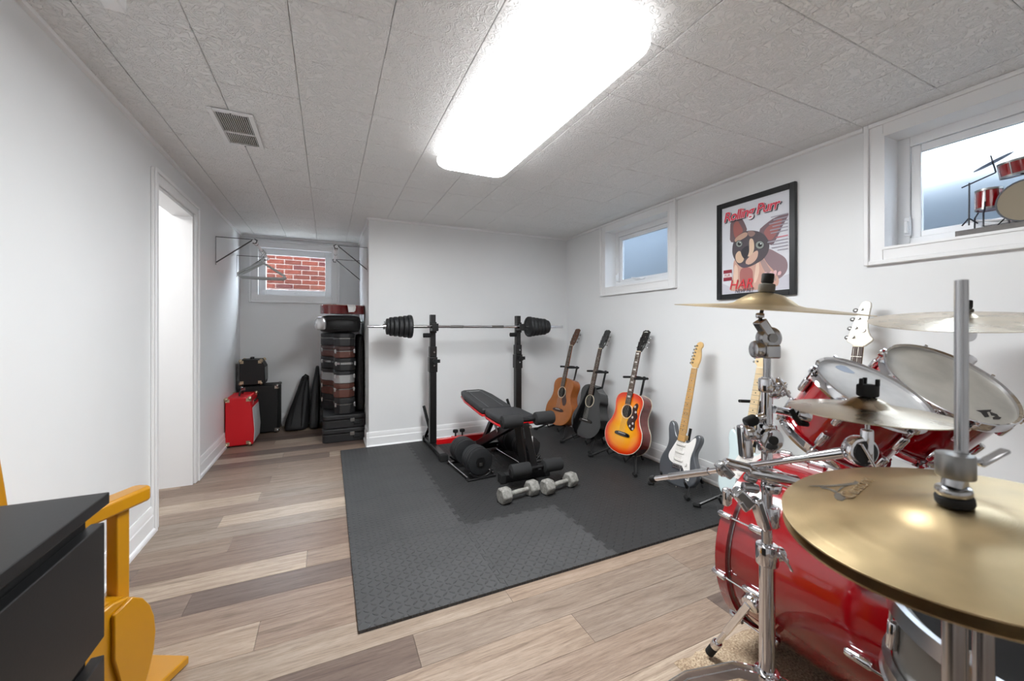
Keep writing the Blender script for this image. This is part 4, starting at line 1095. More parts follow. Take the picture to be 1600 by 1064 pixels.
def shaped_case(z0, z1, bot, lid, label, band=None, dx=0, dy=0, latch=True):
    """guitar shaped hard case: narrow head end in front, wide body behind"""
    P_ = smoothpoly([(.055 + dx, 4.19 + dy), (.238 + dx, 4.19 + dy), (.24 + dx, 4.42), (.245, 4.6), (.248, 4.8), (.248, 5.02), (.16, 5.08), (.02, 5.08), (-.07, 5.02), (-.075, 4.75), (-.06, 4.58), (.03 + dx, 4.48), (.05 + dx, 4.42)], 1)
    c = thing('guitar_case', label, 'guitar case', (.12, 4.6, z0))
    zm = z0 + (z1 - z0) * .6
    MB().prism(P_, z0 + .001, zm - .0015, None).build('bottom_shell', bot, c, world=True, bevel=.008)
    MB().prism(P_, zm + .0015, z1, None).build('lid', lid, c, world=True, bevel=.012)
    cx = sum(p[0] for p in P_) / len(P_)
    Q = [(x + (.003 if x > cx else -.003), y_ + (-.003 if y_ < 4.4 else 0)) for x, y_ in P_]
    MB().prism(Q, zm - .004 - (.006 if band else 0), zm + .004 + (.006 if band else 0), None).build('rim', band or m_steel, c, world=True)
    if latch:
        for lx in (.062 + dx, .232 + dx): MB().bx(lx - .008, lx + .008, 4.186 + dy, 4.2 + dy, zm - .02, zm + .02).build('latch', m_chrome2, c, world=True, bevel=.002)
        MB().bx(-.066, -.05, 4.60, 4.63, zm - .02, zm + .02).build('latch', m_chrome2, c, world=True, bevel=.002)
shaped_case(.256, .415, m_caseblk, m_caseblk, 'black guitar-shaped case resting on the two rectangular cases', dx=.002)
shaped_case(.416, .555, m_casebrown, m_casebrown, 'reddish brown case in the lower half of the stack', dx=-.004)
shaped_case(.556, .675, m_casegrey, m_caseblk, 'silver grey case with a black lid in the middle of the stack', band=m_casegrey, dx=-.002, dy=-.01)
shaped_case(.676, .80, m_caseblk, m_caseblk, 'black case with a broad silver band around its rim', band=m_chrome2, dx=.006, dy=-.012)
shaped_case(.801, .915, m_casebrown, m_casebrown2, 'reddish brown case in the upper half of the stack', dx=0)
shaped_case(.916, 1.045, m_caseblk, m_caseblk, 'topmost hard black case directly under the soft bag', dx=.0, latch=False)
# tall soft case filling the gap to the wall
def soft_blob(parent, name, mat_, secs, seg=20, world=True, wob=.006, seed=1):
    """lofted soft body: secs = [(cx, cy, z, rx, ry)] superellipse sections"""
    rg = random.Random(seed); vs, fs = [], []
    for (cx, cy, z, rx, ry) in secs:
        for k in range(seg):
            a = 2 * PI * k / seg; c_, s_ = math.cos(a), math.sin(a)
            p = .55
            vs.append((cx + rx * math.copysign(abs(c_) ** p, c_) + rg.uniform(-wob, wob), cy + ry * math.copysign(abs(s_) ** p, s_) + rg.uniform(-wob, wob), z))
    n = len(secs)
    for i in range(n - 1):
        for k in range(seg): fs.append((i * seg + k, i * seg + (k + 1) % seg, (i + 1) * seg + (k + 1) % seg, (i + 1) * seg + k))
    fs.append(tuple(range(seg))[::-1]); fs.append(tuple(range((n - 1) * seg, n * seg)))
    o = MB().add(vs, fs).build(name, mat_, parent, world=world, ang=80)
    sd = o.modifiers.new('subd', 'SUBSURF'); sd.levels = 1; sd.render_levels = 2
    return o
sc = thing('soft_guitar_case', 'tall black soft case upright between the case stack and the wall', 'guitar case', (.293, 4.45, .255))
soft_blob(sc, 'bag_body', m_nylon, [(.293, 4.46, .257, .034, .2), (.293, 4.46, .3, .037, .21), (.292, 4.45, .6, .037, .21), (.292, 4.45, .9, .036, .19), (.293, 4.45, 1.0, .033, .15), (.293, 4.45, 1.035, .028, .12)], seed=3, wob=.002)
MB().tube([(.293, 4.252, .4), (.293, 4.25, .7), (.293, 4.268, 1.0)], .006, 6).build('zip', m_steelblk, sc, world=True)
gb = thing('gig_bag', 'black soft bag lying on top of the hard cases', 'gig bag', (.11, 4.5, 1.046))
soft_blob(gb, 'bag_body', m_nylon, [(.115, 4.55, 1.049, .17, .36), (.112, 4.54, 1.07, .195, .39), (.11, 4.53, 1.13, .2, .4), (.112, 4.54, 1.19, .195, .39), (.12, 4.55, 1.228, .17, .35)], seed=5, wob=.004)
MB().tube([(-.07, 4.16, 1.15), (.02, 4.135, 1.175), (.12, 4.13, 1.185), (.22, 4.135, 1.18), (.3, 4.16, 1.15)], .006, 6).build('zip', m_steelblk, gb, world=True)
MB().tube([(.02, 4.128, 1.1), (.03, 4.11, 1.09), (.1, 4.108, 1.085), (.12, 4.125, 1.1)], .008, 8).build('handle', m_rubber, gb, world=True)
m_foil = M('silver_plastic_wrap', (196, 197, 200), .25, metal=.6, bump=1.0, bs=25)
fo = thing('plastic_wrap', 'crumpled silver plastic wrap at the edge of the soft bag', 'plastic wrap', (-.09, 4.17, 1.06))
soft_blob(fo, 'wrap_body', m_foil, [(-.062, 4.115, 1.075, .035, .02), (-.066, 4.11, 1.1, .05, .028), (-.066, 4.108, 1.14, .05, .028), (-.066, 4.112, 1.18, .048, .025), (-.066, 4.115, 1.2, .03, .02)], seed=9, wob=.009)
# red guitar lying flat on top
m_redg = M('dark_red_gloss', (104, 12, 14), .15, coat=1)
tg = thing('acoustic_guitar', 'small dark red guitar lying flat on top of the case stack', 'guitar', (.12, 4.55, 1.232))
half = smooth_interp([(0, 0), (.012, .085), (.045, .15), (.1, .185), (.15, .19), (.2, .175), (.255, .14), (.305, .122), (.35, .126), (.395, .135), (.435, .13), (.468, .1), (.484, .05), (.487, 0)], 5)
outl = [(w_, v) for v, w_ in half] + [(-w_, v) for v, w_ in half[1:-1]][::-1]
# body lies along x: lower bout left, upper bout right
outw = [(-.075 + v * .86, 4.35 + x * .85) for x, v in outl]
MB().prism(outw, 1.233, 1.318, None).build('body', m_redg, tg, world=True, bevel=.004)
MB().prism([(-.075 + .2 + (a + .075 - .2) * .985, 4.35 + (b_ - 4.35) * .985) for a, b_ in outw], 1.318, 1.321, None).build('top', M('pale_red_top', (206, 150, 138), .25, coat=.6), tg, world=True, smooth=False)
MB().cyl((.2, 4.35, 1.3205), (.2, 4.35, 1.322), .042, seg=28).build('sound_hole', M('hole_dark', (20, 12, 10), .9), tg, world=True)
MB().bx(.04, .075, 4.29, 4.41, 1.321, 1.33).build('bridge', m_rosew, tg, world=True, bevel=.003)
cl = thing('white_cloth', 'small white cloth strap draped over the red guitar', 'cloth', (.2, 4.2, 1.23))
mb = MB(); mb.strip([(.16, 4.38, 1.325), (.18, 4.27, 1.326), (.195, 4.19, 1.322), (.2, 4.165, 1.30), (.205, 4.16, 1.25)], .055, .004); mb.build('strap', M('white_cotton', (222, 220, 220), .9, bump=.5, bs=60), cl, world=True)
mb = MB(); mb.strip([(.225, 4.37, 1.325), (.222, 4.26, 1.327), (.228, 4.19, 1.322), (.235, 4.163, 1.30), (.228, 4.158, 1.262)], .022, .004); mb.build('strap_end', M('white_cotton_b', (214, 212, 210), .9), cl, world=True)

# gig bags leaning in the corner
g1 = thing('gig_bag', 'slumped black gig bag leaning on the alcove wall', 'gig bag', (-.31, 4.93, 0))
soft_blob(g1, 'bag_body', m_nylon, [(-.315, 4.9, .002, .105, .13), (-.31, 4.905, .03, .122, .15), (-.295, 4.93, .15, .108, .13), (-.27, 4.96, .3, .082, .09), (-.245, 4.99, .45, .055, .07), (-.232, 5.01, .54, .038, .05), (-.23, 5.015, .565, .03, .04)], seed=12, wob=.005)
MB().tube([(-.25, 4.93, .52), (-.25, 4.905, .56), (-.225, 4.9, .585), (-.2, 4.91, .565), (-.2, 4.935, .53)], .009, 8).build('handle', m_rubber, g1, world=True)
MB().tube([(-.36, 4.78, .05), (-.34, 4.80, .2), (-.30, 4.855, .35), (-.255, 4.91, .5)], .007, 6).build('shoulder_strap', m_rubber, g1, world=True)
MB().tube([(-.26, 4.765, .05), (-.25, 4.80, .2), (-.24, 4.85, .38), (-.22, 4.92, .52)], .005, 6).build('zip', m_steelblk, g1, world=True)
g2 = thing('gig_bag', 'tall slim black gig bag beside the case stack', 'gig bag', (-.135, 4.95, 0))
soft_blob(g2, 'bag_body', M('charcoal_nylon', (44, 44, 46), .65, bump=.5, bs=40), [(-.138, 4.9, .002, .045, .12), (-.137, 4.9, .03, .05, .14), (-.133, 4.93, .25, .048, .12), (-.124, 4.965, .45, .04, .08), (-.115, 4.99, .58, .026, .05), (-.11, 5.0, .655, .018, .035), (-.11, 5.0, .67, .012, .02)], seed=14, wob=.003)
MB().tube([(-.125, 4.775, .06), (-.122, 4.81, .25), (-.115, 4.895, .45), (-.108, 4.955, .6)], .005, 6).build('zip', m_steelblk, g2, world=True)

# closet rail brackets, rods, hangers
m_wire = M('dark_grey_wire', (92, 92, 94), .35, metal=.8)
def bracket(wx, sx, y_, zt_, reach, drop, label):
    b = thing('rail_bracket', label, 'bracket', (wx, y_, zt_))
    ex = wx + sx * reach; w0 = wx + sx * .006
    MB().strip([(w0, y_, zt_ + .004), (w0, y_, zt_ - drop)], .008, .003).build('wall_strip', m_wire, b, world=True)
    MB().strip([(w0, y_, zt_), (ex, y_, zt_)], .007, .005).build('arm', m_wire, b, world=True)
    MB().cyl((w0 + sx * .002, y_, zt_ - drop + .02), (ex - sx * .015, y_, zt_ - .006), .005, seg=8).build('brace', m_wire, b, world=True)
    mb = MB(); mb.tube([(ex, y_, zt_ + .004), (ex + sx * .02, y_, zt_ - .005), (ex + sx * .012, y_, zt_ - .03), (ex - sx * .012, y_, zt_ - .03)], .006, 8); mb.build('rod_hook', m_wire, b, world=True)
    return b
bracket(XL, 1, 4.07, 1.862, .28, .235, 'nearer grey wire shelf bracket on the left alcove wall')
bracket(XL, 1, 4.916, 1.845, .26, .225, 'farther grey wire shelf bracket on the left alcove wall')
bracket(XC, -1, 3.935, 1.845, .27, .225, 'nearer grey wire shelf bracket on the right alcove wall')
bracket(XC, -1, 4.912, 1.87, .27, .235, 'farther grey wire shelf bracket on the right alcove wall')
def rod(x, y0, y1, z0, z1, label):
    r_ = thing('closet_rod', label, 'rod', (x, y0, z0))
    MB().cyl((x, y0, z0), (x, (y0 + y1) / 2, (z0 + z1) / 2), .0135, seg=16).build('rod_outer', m_white, r_, world=True)
    MB().cyl((x, (y0 + y1) / 2, (z0 + z1) / 2), (x, y1, z1), .0115, seg=16).build('rod_inner', m_white, r_, world=True)
    for f in (.12, .45): MB().cyl((x, y0 + (y1 - y0) * f, z0 + (z1 - z0) * f), (x, y0 + (y1 - y0) * f + .02, z0 + (z1 - z0) * f), .0155).build('rod_collar', m_chrome2, r_, world=True)
rod(XL + .28, 4.05, 4.95, 1.846, 1.83, 'white closet rod carrying plastic hangers')
rod(XC - .27, 3.915, 4.93, 1.83, 1.853, 'bare white closet rod on the right brackets')
m_hang = M('grey_plastic', (196, 200, 200), .25)
for k, (hy, tw) in enumerate(((4.47, 3), (4.55, -2), (4.62, 4))):
    h = thing('clothes_hanger', ('grey plastic clothes hanger on the rod, nearest the camera', 'grey plastic clothes hanger on the rod, the middle of three', 'grey plastic clothes hanger on the rod, nearest the window')[k], 'hanger', (XL + .28, hy, 1.70), (0, 0, R(tw)), group='hangers on the closet rod')
    MB().tube([(-.19, 0, -.105), (-.19, 0, -.09), (-.12, 0, -.045), (0, 0, .035), (.12, 0, -.045), (.19, 0, -.09), (.19, 0, -.105), (.175, 0, -.118), (0, 0, -.122), (-.175, 0, -.118)], .0075, 8, closed=True).build('hanger_frame', m_hang, h)
    MB().tube([(0, 0, .035), (0, 0, .09), (.012, 0, .1), (.022, 0, .12), (.018, 0, .145), (0, 0, .155), (-.016, 0, .147), (-.02, 0, .13)], .004, 8).build('hook', m_hang, h)

# ================================================================ DRUM KIT
def disc_frame(C, n):
    n = Vector(n).normalized()
    return Matrix.Translation(Vector(C)) @ n.to_track_quat('Z', 'Y').to_matrix().to_4x4()
# rug under the kit
def rug_mat():
    t = NT('beige_shag'); b = t.b; b.inputs['Roughness'].default_value = 1
    tc = t.n('ShaderNodeTexCoord')
    n1 = t.n('ShaderNodeTexNoise', i_Scale=160.0, i_Detail=3.0); t.l(tc.outputs['Object'], n1.inputs['Vector'])
    n2 = t.n('ShaderNodeTexNoise', i_Scale=5.0, i_Detail=4.0); t.l(tc.outputs['Object'], n2.inputs['Vector'])
    f = t.math('ADD', t.math('MULTIPLY', n1.outputs['Fac'], .55), t.math('MULTIPLY', n2.outputs['Fac'], .45))
    t.l(t.ramp(f, [(.35, srgb(120, 98, 78)), (.5, srgb(176, 152, 126)), (.62, srgb(212, 192, 164))]), b.inputs['Base Color'])
    t.bump(n1.outputs['Fac'], 1.0, .01); return t.m
rug = MB()
nx, ny = 60, 70
rg = random.Random(4); vs, fs = [], []
for i in range(nx + 1):
    for j in range(ny + 1):
        x = 1.02 + i * (2.3 - 1.02) / nx; y_ = -.75 + j * (.955 + .75) / ny
        e = min(i, nx - i, j, ny - j)
        vs.append((x + (rg.uniform(-.006, .006) if e == 0 else 0), y_ + (rg.uniform(-.006, .006) if e == 0 else 0), .001 if e == 0 else .012 + rg.uniform(-.002, .002)))
for i in range(nx):
    for j in range(ny): a = i * (ny + 1) + j; fs.append((a, a + 1, a + ny + 2, a + ny + 1))
tag(rug.add(vs, fs).build('area_rug', rug_mat()), 'beige mottled rug lying under the drum kit', 'rug')
RZ = .012

# bass drum, axis along y, front towards the back wall
BX, BZc, BR, BF, BBk = 1.468, .337, .287, .868, .45
bd = thing('bass_drum', 'large glossy red bass drum with chrome lugs and spurs', 'drum', (BX, (BF + BBk) / 2, RZ))
My = Matrix.Translation((BX, 0, BZc)) @ Matrix.Rotation(-PI / 2, 4, 'X')    # lathe z -> world +y
def lat(prof, seg=64): return MB().lathe(prof, seg, My)
lat([(BR, BBk - .004), (BR, BF + .004), (BR - .008, BF + .004), (BR - .008, BBk - .004), (BR, BBk - .004)]).build('shell', m_drum, bd, world=True)
for (a, b_, hm) in ((BF + .012, BF + .05, m_drum), (BBk - .05, BBk - .012, M('dark_red_hoop', (120, 4, 14), .2, coat=1))):
    lat([(BR + .014, a), (BR + .014, b_), (BR + .002, b_), (BR + .002, a), (BR + .014, a)]).build('hoop', hm, bd, world=True, bevel=.002)
for yy in (BF + .004, BBk - .012):
    lat([(BR + .0035, yy), (BR + .0035, yy + .009), (BR - .004, yy + .009), (BR - .004, yy), (BR + .0035, yy)]).build('head_rim', m_chrome2, bd, world=True)
lat([(0, BF + .018), (BR + .001, BF + .018), (BR + .001, BF + .016), (0, BF + .016)]).build('front_head', M('black_front_head', (22, 22, 24), .35), bd, world=True)
lat([(0, BBk - .02), (BR + .001, BBk - .02), (BR + .001, BBk - .018), (0, BBk - .018)]).build('batter_head', m_drumhead2, bd, world=True)
ymid = (BF + BBk) / 2
for k in range(10):
    a = R(36 * k + 9); ca, sa = math.cos(a), math.sin(a)
    def pol(r_, yy): return (BX + r_ * ca, yy, BZc + r_ * sa)
    for (y_lug, y_rod, y_cl, sy) in ((BF - .075, BF + .03, BF + .05, 1), (BBk + .075, BBk - .03, BBk - .05, -1)):
        mb = MB(); mb.rcyl(pol(BR + .010, y_lug - .03), pol(BR + .010, y_lug + .03), .012, .008, 14); mb.bar(pol(BR, y_lug - .022), pol(BR, y_lug + .022), .02, .016, 0)
        mb.build('lug', m_chrome, bd, world=True)
        MB().cyl(pol(BR + .018, y_lug), pol(BR + .018, y_cl), .003, seg=8).build('tension_rod', m_chrome, bd, world=True)
        mb = MB(); mb.rcyl(pol(BR + .021, y_cl - sy * .042), pol(BR + .018, y_cl + sy * .006), .0095, .005, 12); mb.cyl(pol(BR + .02, y_cl + sy * .002), pol(BR + .004, y_cl + sy * .006), .007, seg=8)
        mb.build('claw_hook', m_chrome, bd, world=True)
for s_ in (-1, 1):
    bx0 = BX + s_ * BR * .968; bz0 = BZc - .072
    mb = MB(); mb.ball((bx0 + s_ * .012, BF - .08, bz0), .034, 16, (.7, 1, 1)); mb.rcyl((bx0, BF - .08, bz0 + .01), (bx0 + s_ * .04, BF - .08, bz0 - .005), .026, .008)
    mb.build('spur_bracket', m_chrome, bd, world=True)
    fx, fy = bx0 + s_ * .05, BF + .05
    p0, p1 = Vector((bx0 + s_ * .03, BF - .075, bz0 - .005)), Vector((fx, fy, RZ + .012))
    mid = p0.lerp(p1, .55)
    mb = MB(); mb.bar(p0, mid, .024, .02); mb.cyl(p0.lerp(p1, .5), p0.lerp(p1, .93), .0085); mb.build('spur_leg', m_chrome, bd, world=True, bevel=.002)
    mb = MB(); mb.cyl(p0.lerp(p1, .82), p0.lerp(p1, .99), .0135); mb.build('spur_foot', m_rubber, bd, world=True)
    MB().rcyl(p0.lerp(p1, .76), p0.lerp(p1, .86), .015, .004).build('spur_collar', m_chrome, bd, world=True)
# tom post
mb = MB(); mb.rcyl((BX, .68, BZc + BR - .01), (BX, .68, BZc + BR + .045), .032, .008); mb.box((BX, .68, BZc + BR + .004), (.1, .09, .014)); mb.build('post_base', m_chrome, bd, world=True, bevel=.003)
MB().cyl((BX, .68, BZc + BR), (BX, .68, .80), .0125).build('post', m_chrome, bd, world=True)
for s_ in (-1, 1):
    MB().tube([(BX, .68, .785), (BX + s_ * .03, .675, .80), (BX + s_ * .07, .66, .80)], .009, 10).build('tom_arm', m_chrome, bd, world=True)
    MB().ball((BX + s_ * .022, .68, .79), .02).build('arm_clamp', m_chrome, bd, world=True)

# toms
def tom(C, n, Rr, depth, label, headmat, nl, rot):
    Md = disc_frame(C, n)
    t_ = thing('tom_drum', label, 'drum', tuple(C), (0, 0, 0))
    r_ = Rr - .008
    def L(prof, seg=56): return MB().lathe(prof, seg, Md)
    L([(r_ - .004, -.018), (r_ - .004, -depth + .018), (r_ - .012, -depth + .018), (r_ - .012, -.018), (r_ - .004, -.018)]).build('shell', m_drum, t_, world=True)
    for (z0_, sg) in ((0, 1), (-depth, -1)):
        pr = [(r_, z0_ + sg * -.028), (r_ + .008, z0_ + sg * -.028), (r_ + .004, z0_ + sg * -.022), (r_ + .003, z0_ + sg * -.004), (r_ + .009, z0_), (r_ + .006, z0_ + sg * .002), (r_, z0_ - sg * .002), (r_, z0_ + sg * -.028)]
        L(pr).build('hoop', m_chrome, t_, world=True)
    L([(0, -.010), (r_, -.010), (r_, -.013), (0, -.013)]).build('batter_head', headmat, t_, world=True)
    L([(0, -depth + .012), (r_ - .001, -depth + .012), (r_ - .001, -depth + .009), (0, -depth + .009)]).build('bottom_head', m_drumhead, t_, world=True)
    for k in range(nl):
        a = 2 * PI * k / nl + rot; ca, sa = math.cos(a), math.sin(a)
        P_ = lambda rr, z_: Md @ Vector((rr * ca, rr * sa, z_))
        for (zl, zr, zh) in ((-.062, -.02, -.012), (-depth + .062, -depth + .02, -depth + .012)):
            mb = MB(); sgn = 1 if zl > -depth / 2 else -1
            mb.rcyl(P_(r_ + .006, zl - .022), P_(r_ + .006, zl + .022), .0105, .006, 12)
            mb.build('lug', m_chrome, t_, world=True)
            MB().cyl(P_(r_ + .011, zl), P_(r_ + .011, zh + sgn * .014), .0028, seg=8).build('tension_rod', m_chrome, t_, world=True)
            mb = MB(); mb.cyl(P_(r_ + .011, zh - .004), P_(r_ + .011, zh + .006), .0075, seg=8); mb.box((0, 0, 0), (.02, .016, .007), Md @ Matrix.Rotation(a, 4, 'Z') @ Matrix.Translation((r_ + .006, 0, zh - sgn * .006)))
            mb.cyl(P_(r_ + .011, zh), P_(r_ + .011, zh + sgn * .016), .0045, seg=6)
            mb.build('claw', m_chrome, t_, world=True)
    return t_, Md
t1, Md1 = tom((1.329, .5635, .9345), (-.079, -.656, 1), .137, .2, 'smaller red tom drum with worn white head, nearer the crash cymbal', m_drumhead, 6, .3)
t2, Md2 = tom((1.669, .525, .94), (-.275, -.79, 1), .162, .22, 'larger red tom drum with worn grey head under the ride cymbal', m_drumhead2, 6, .1)
# dark printed logo on the larger head, smudges on the smaller one
m_ink = M('black_ink', (44, 40, 40), .7)
def on_head(Md, pts, name, mat_, parent, z=-.0098, sm=1):
    MB().prism(smoothpoly(pts, sm) if sm else pts, z, z + .0003, Md).build(name, mat_, parent, world=True, smooth=False)
inv2 = Md2.inverted()
def head_uv(Md, u, v):
    """photo pixel -> head plane coordinates"""
    o_ = Vector((0, 0, CAMH)); d_ = (at(u, v, 1.0) - o_)
    nrm = (Md.to_3x3() @ Vector((0, 0, 1))); p0 = Md @ Vector((0, 0, -.0095))
    tt = (p0 - o_).dot(nrm) / d_.dot(nrm); q = Md.inverted() @ (o_ + d_ * tt)
    return (q.x, q.y)
for seg_ in ([(1525, 641), (1549, 640), (1548, 643), (1534, 645)], [(1533, 645), (1541, 642), (1546, 651), (1539, 652)], [(1546, 643), (1558, 647), (1561, 651), (1549, 649)], [(1551, 652), (1556, 650), (1565, 652), (1562, 655), (1552, 655)]):
    on_head(Md2, [head_uv(Md2, *p) for p in seg_], 'printed_logo', m_ink, t2, sm=0)
m_smear = M('blue_smudge', (150, 160, 178), .6)
on_head(Md1, [head_uv(Md1, *p) for p in ((1303, 572), (1318, 570), (1330, 578), (1338, 584), (1322, 582), (1310, 577))], 'smudge', m_smear, t1)

# cymbals
def cymbal(name, C, n, Rr, label, mat_, bell=.17, rise=.055, th=.0016, group=None, bellh=.42):
    Md = disc_frame(C, n)
    c = thing(name, label, 'cymbal', tuple(C), Md.to_euler('XYZ'), group=group)
    br = Rr * bell; bh = Rr * rise
    top = [(.006, bh + br * bellh), (br * .25, bh + br * bellh * .96), (br * .5, bh + br * bellh * .8), (br * .75, bh + br * bellh * .42), (br * .92, bh + br * bellh * .1), (br * 1.12, bh * .93)]
    for k in range(1, 7):
        f = k / 6; r_ = br * 1.12 + (Rr - br * 1.12) * f; top.append((r_, bh * .93 * (1 - f ** 1.15)))
    prof = top + [(r_, z_ - th) for r_, z_ in top[::-1]] + [top[0]]
    MB().lathe(prof, 96).build('bronze_disc', mat_, c, ang=30)
    return c, Md, bh + br * bellh
m_gold = M('gold_bell_lacquer', (224, 182, 120), .25, metal=1)
NC = Vector((-.42, -.91, 0)).normalized()                   # towards the camera, level
EC = Vector((.9077, -.4196, 0))                             # level, to the right as seen from the camera
S1 = Vector((.990, .631, 0))
DS = .988
def SP(u, v, dd=0.0): return at(u, v, DS - dd)
cr, MdC, bh1 = cymbal('crash_cymbal', (.984, .634, 1.143), (.016, -.1, 1), .208, 'crash cymbal seen nearly edge-on in front of the poster', m_cym, bell=.36, rise=.05, bellh=.42)
rd, MdR, bh2 = cymbal('ride_cymbal', (2.0, .591, 1.122), (-.141, -.067, 1), .254, 'large pale ride cymbal at the right edge above the bigger tom', m_cym2, bell=.14)
sp, MdS, bh3 = cymbal('splash_cymbal', (.974, .422, .93), (.005, -.021, 1), .13, 'small splash cymbal with black wing nut in front of the smaller tom', m_cym2, bell=.34, rise=.08, bellh=.45)
hh, MdH, bh4 = cymbal('hi_hat_cymbal', (.693, .211, .859), (-.131, .045, 1), .178, 'upper bronze hi-hat cymbal with printed emblem, nearest the camera', m_cym, bell=.36, rise=.06, bellh=.2)
hb = thing('hi_hat_cymbal', 'lower bronze hi-hat cymbal just beneath the upper one', 'cymbal', tuple(MdH @ Vector((0, 0, -.013))), MdH.to_euler('XYZ'))
Rr = .178; bot = [(.006, -.03), (.03, -.028), (.05, -.012), (.1, -.006), (Rr, .0)]
MB().lathe([(r_, z_ - .001) for r_, z_ in bot] + [(r_, z_ - .0028) for r_, z_ in bot[::-1]] + [(bot[0][0], bot[0][1] - .001)], 96).build('bronze_disc', m_cym, hb)
# emblem printed on the hi-hat
def hat_uv(u, v):
    o_ = Vector((0, 0, CAMH)); d_ = at(u, v, 1.0) - o_
    nrm = MdH.to_3x3() @ Vector((0, 0, 1)); p0 = MdH @ Vector((0, 0, .006))
    tt = (p0 - o_).dot(nrm) / d_.dot(nrm); q = MdH.inverted() @ (o_ + d_ * tt)
    return (q.x, q.y)
m_ink2 = M('faded_black_print', (74, 66, 56), .55)
m_ink3 = M('pale_print', (124, 104, 76), .5)
def hat_height(x, y_):
    r_ = math.hypot(x, y_); br = Rr * .36; bh = Rr * .06
    if r_ < br * 1.12: return bh
    f = (r_ - br * 1.12) / (Rr - br * 1.12); return bh * .93 * (1 - f ** 1.15)
def hat_print(pts, mat_, name):
    q = [hat_uv(*p) for p in pts]
    n_ = len(q); vs = [(x, y_, hat_height(x, y_) + .0006) for x, y_ in q] + [(x, y_, hat_height(x, y_) + .0001) for x, y_ in q]
    fs = [tuple(range(n_)), tuple(range(n_, 2 * n_))[::-1]] + [(i, (i + 1) % n_, n_ + (i + 1) % n_, n_ + i) for i in range(n_)]
    o = MB().add(vs, fs).build(name, mat_, hh, smooth=False)
hat_print([(1263, 755.5), (1300, 757), (1333, 754.5), (1336, 751), (1347, 756), (1335, 758.5), (1300, 759.5), (1275, 758)], m_ink2, 'printed_emblem')
hat_print([(1281, 759), (1290, 760), (1303, 765), (1308, 769), (1304, 770), (1296, 765), (1284, 761.5)], m_ink2, 'printed_emblem')
hat_print([(1328, 758.5), (1318, 762), (1311, 768), (1308, 768), (1314, 761)], m_ink2, 'printed_emblem')
hat_print([(1303 + 0, 774), (1306, 770), (1312, 771), (1320, 777), (1322, 781), (1316, 784), (1308, 782), (1304, 778)], m_ink2, 'printed_emblem')
qx = hat_uv(1331, 784); qy = hat_uv(1362, 757)
aa = math.atan2(qy[1] - qx[1], qy[0] - qx[0])
text_mesh('printed_lettering', 'Custom', .026, m_ink3, hh, (qx[0], qx[1], hat_height(*qx) + .0012), rot=(0, 0, aa), shear=.3, ext=.0004)

# crash stand
cs = thing('cymbal_stand', 'tall chrome cymbal stand with boom arm beside the bass drum', 'cymbal stand', (S1.x, S1.y, RZ))
def Z(z): return Vector((S1.x, S1.y, z))
MB().cyl(Z(.2), Z(.545), .0175, seg=24).build('lower_tube', m_chrome, cs, world=True)
MB().cyl(Z(.52), Z(.975), .0125, seg=20).build('middle_tube', m_chrome, cs, world=True)
MB().cyl(Z(.95), Z(1.035), .0085, seg=16).build('upper_tube', m_chrome2, cs, world=True)
def collar(z, r_, h_, name='height_collar', wing=True, side=1):
    mb = MB(); mb.rcyl(Z(z - h_ / 2), Z(z + h_ / 2), r_, .004, 24)
    mb.rcyl(Z(z) + EC * side * r_ * .6, Z(z) + EC * side * (r_ + .016), .017, .005, 16)
    mb.build(name, m_chrome, cs, world=True)
    if wing:
        c_ = Z(z) + EC * side * (r_ + .004) + NC * .012
        mb = MB(); mb.cyl(c_, c_ + NC * .02, .006, seg=10); mb.bar(c_ + NC * .016 + Vector((0, 0, .022)) - EC * .014, c_ + NC * .016 - Vector((0, 0, .026)) + EC * .014, .009, .005)
        mb.build('wing_bolt', m_chrome, cs, world=True, bevel=.002)
collar(.535, .025, .05)
collar(.955, .019, .035)
# tripod
hubz = .235
mb = MB(); mb.rcyl(Z(hubz - .028), Z(hubz + .012), .03, .006); mb.build('tripod_hub', m_chrome, cs, world=True)
feet = [(.585, .845), (1.36, .86), (1.0, .20)]
for (fx, fy) in feet:
    d_ = Vector((fx - S1.x, fy - S1.y, 0)); u_ = d_.normalized(); Ln = d_.length
    p = [Z(hubz) + u_ * .02, Z(hubz + .01) + u_ * .075, Z(hubz - .02) + u_ * (Ln * .42), Z(RZ + .022) + u_ * Ln]
    for o_ in (-.011, .011):
        sd = Vector((-u_.y, u_.x, 0)) * o_
        MB().tube([q + sd for q in p], 1, 4, flat=(.0015, .011)).build('leg', m_chrome, cs, world=True)
    MB().bar(Z(hubz - .1) + u_ * .018, p[2] * .75 + p[3] * .25, .016, .004).build('leg_brace', m_chrome, cs, world=True)
    MB().rcyl(p[3] - Vector((0, 0, .0215)), p[3] + Vector((0, 0, .018)), .018, .005).build('rubber_foot', m_rubber, cs, world=True)
MB().rcyl(Z(hubz - .115), Z(hubz - .085), .024, .004).build('brace_hub', m_chrome, cs, world=True)
MB().cyl(Z(hubz - .12), Z(.22), .0125).build('stem', m_chrome, cs, world=True)
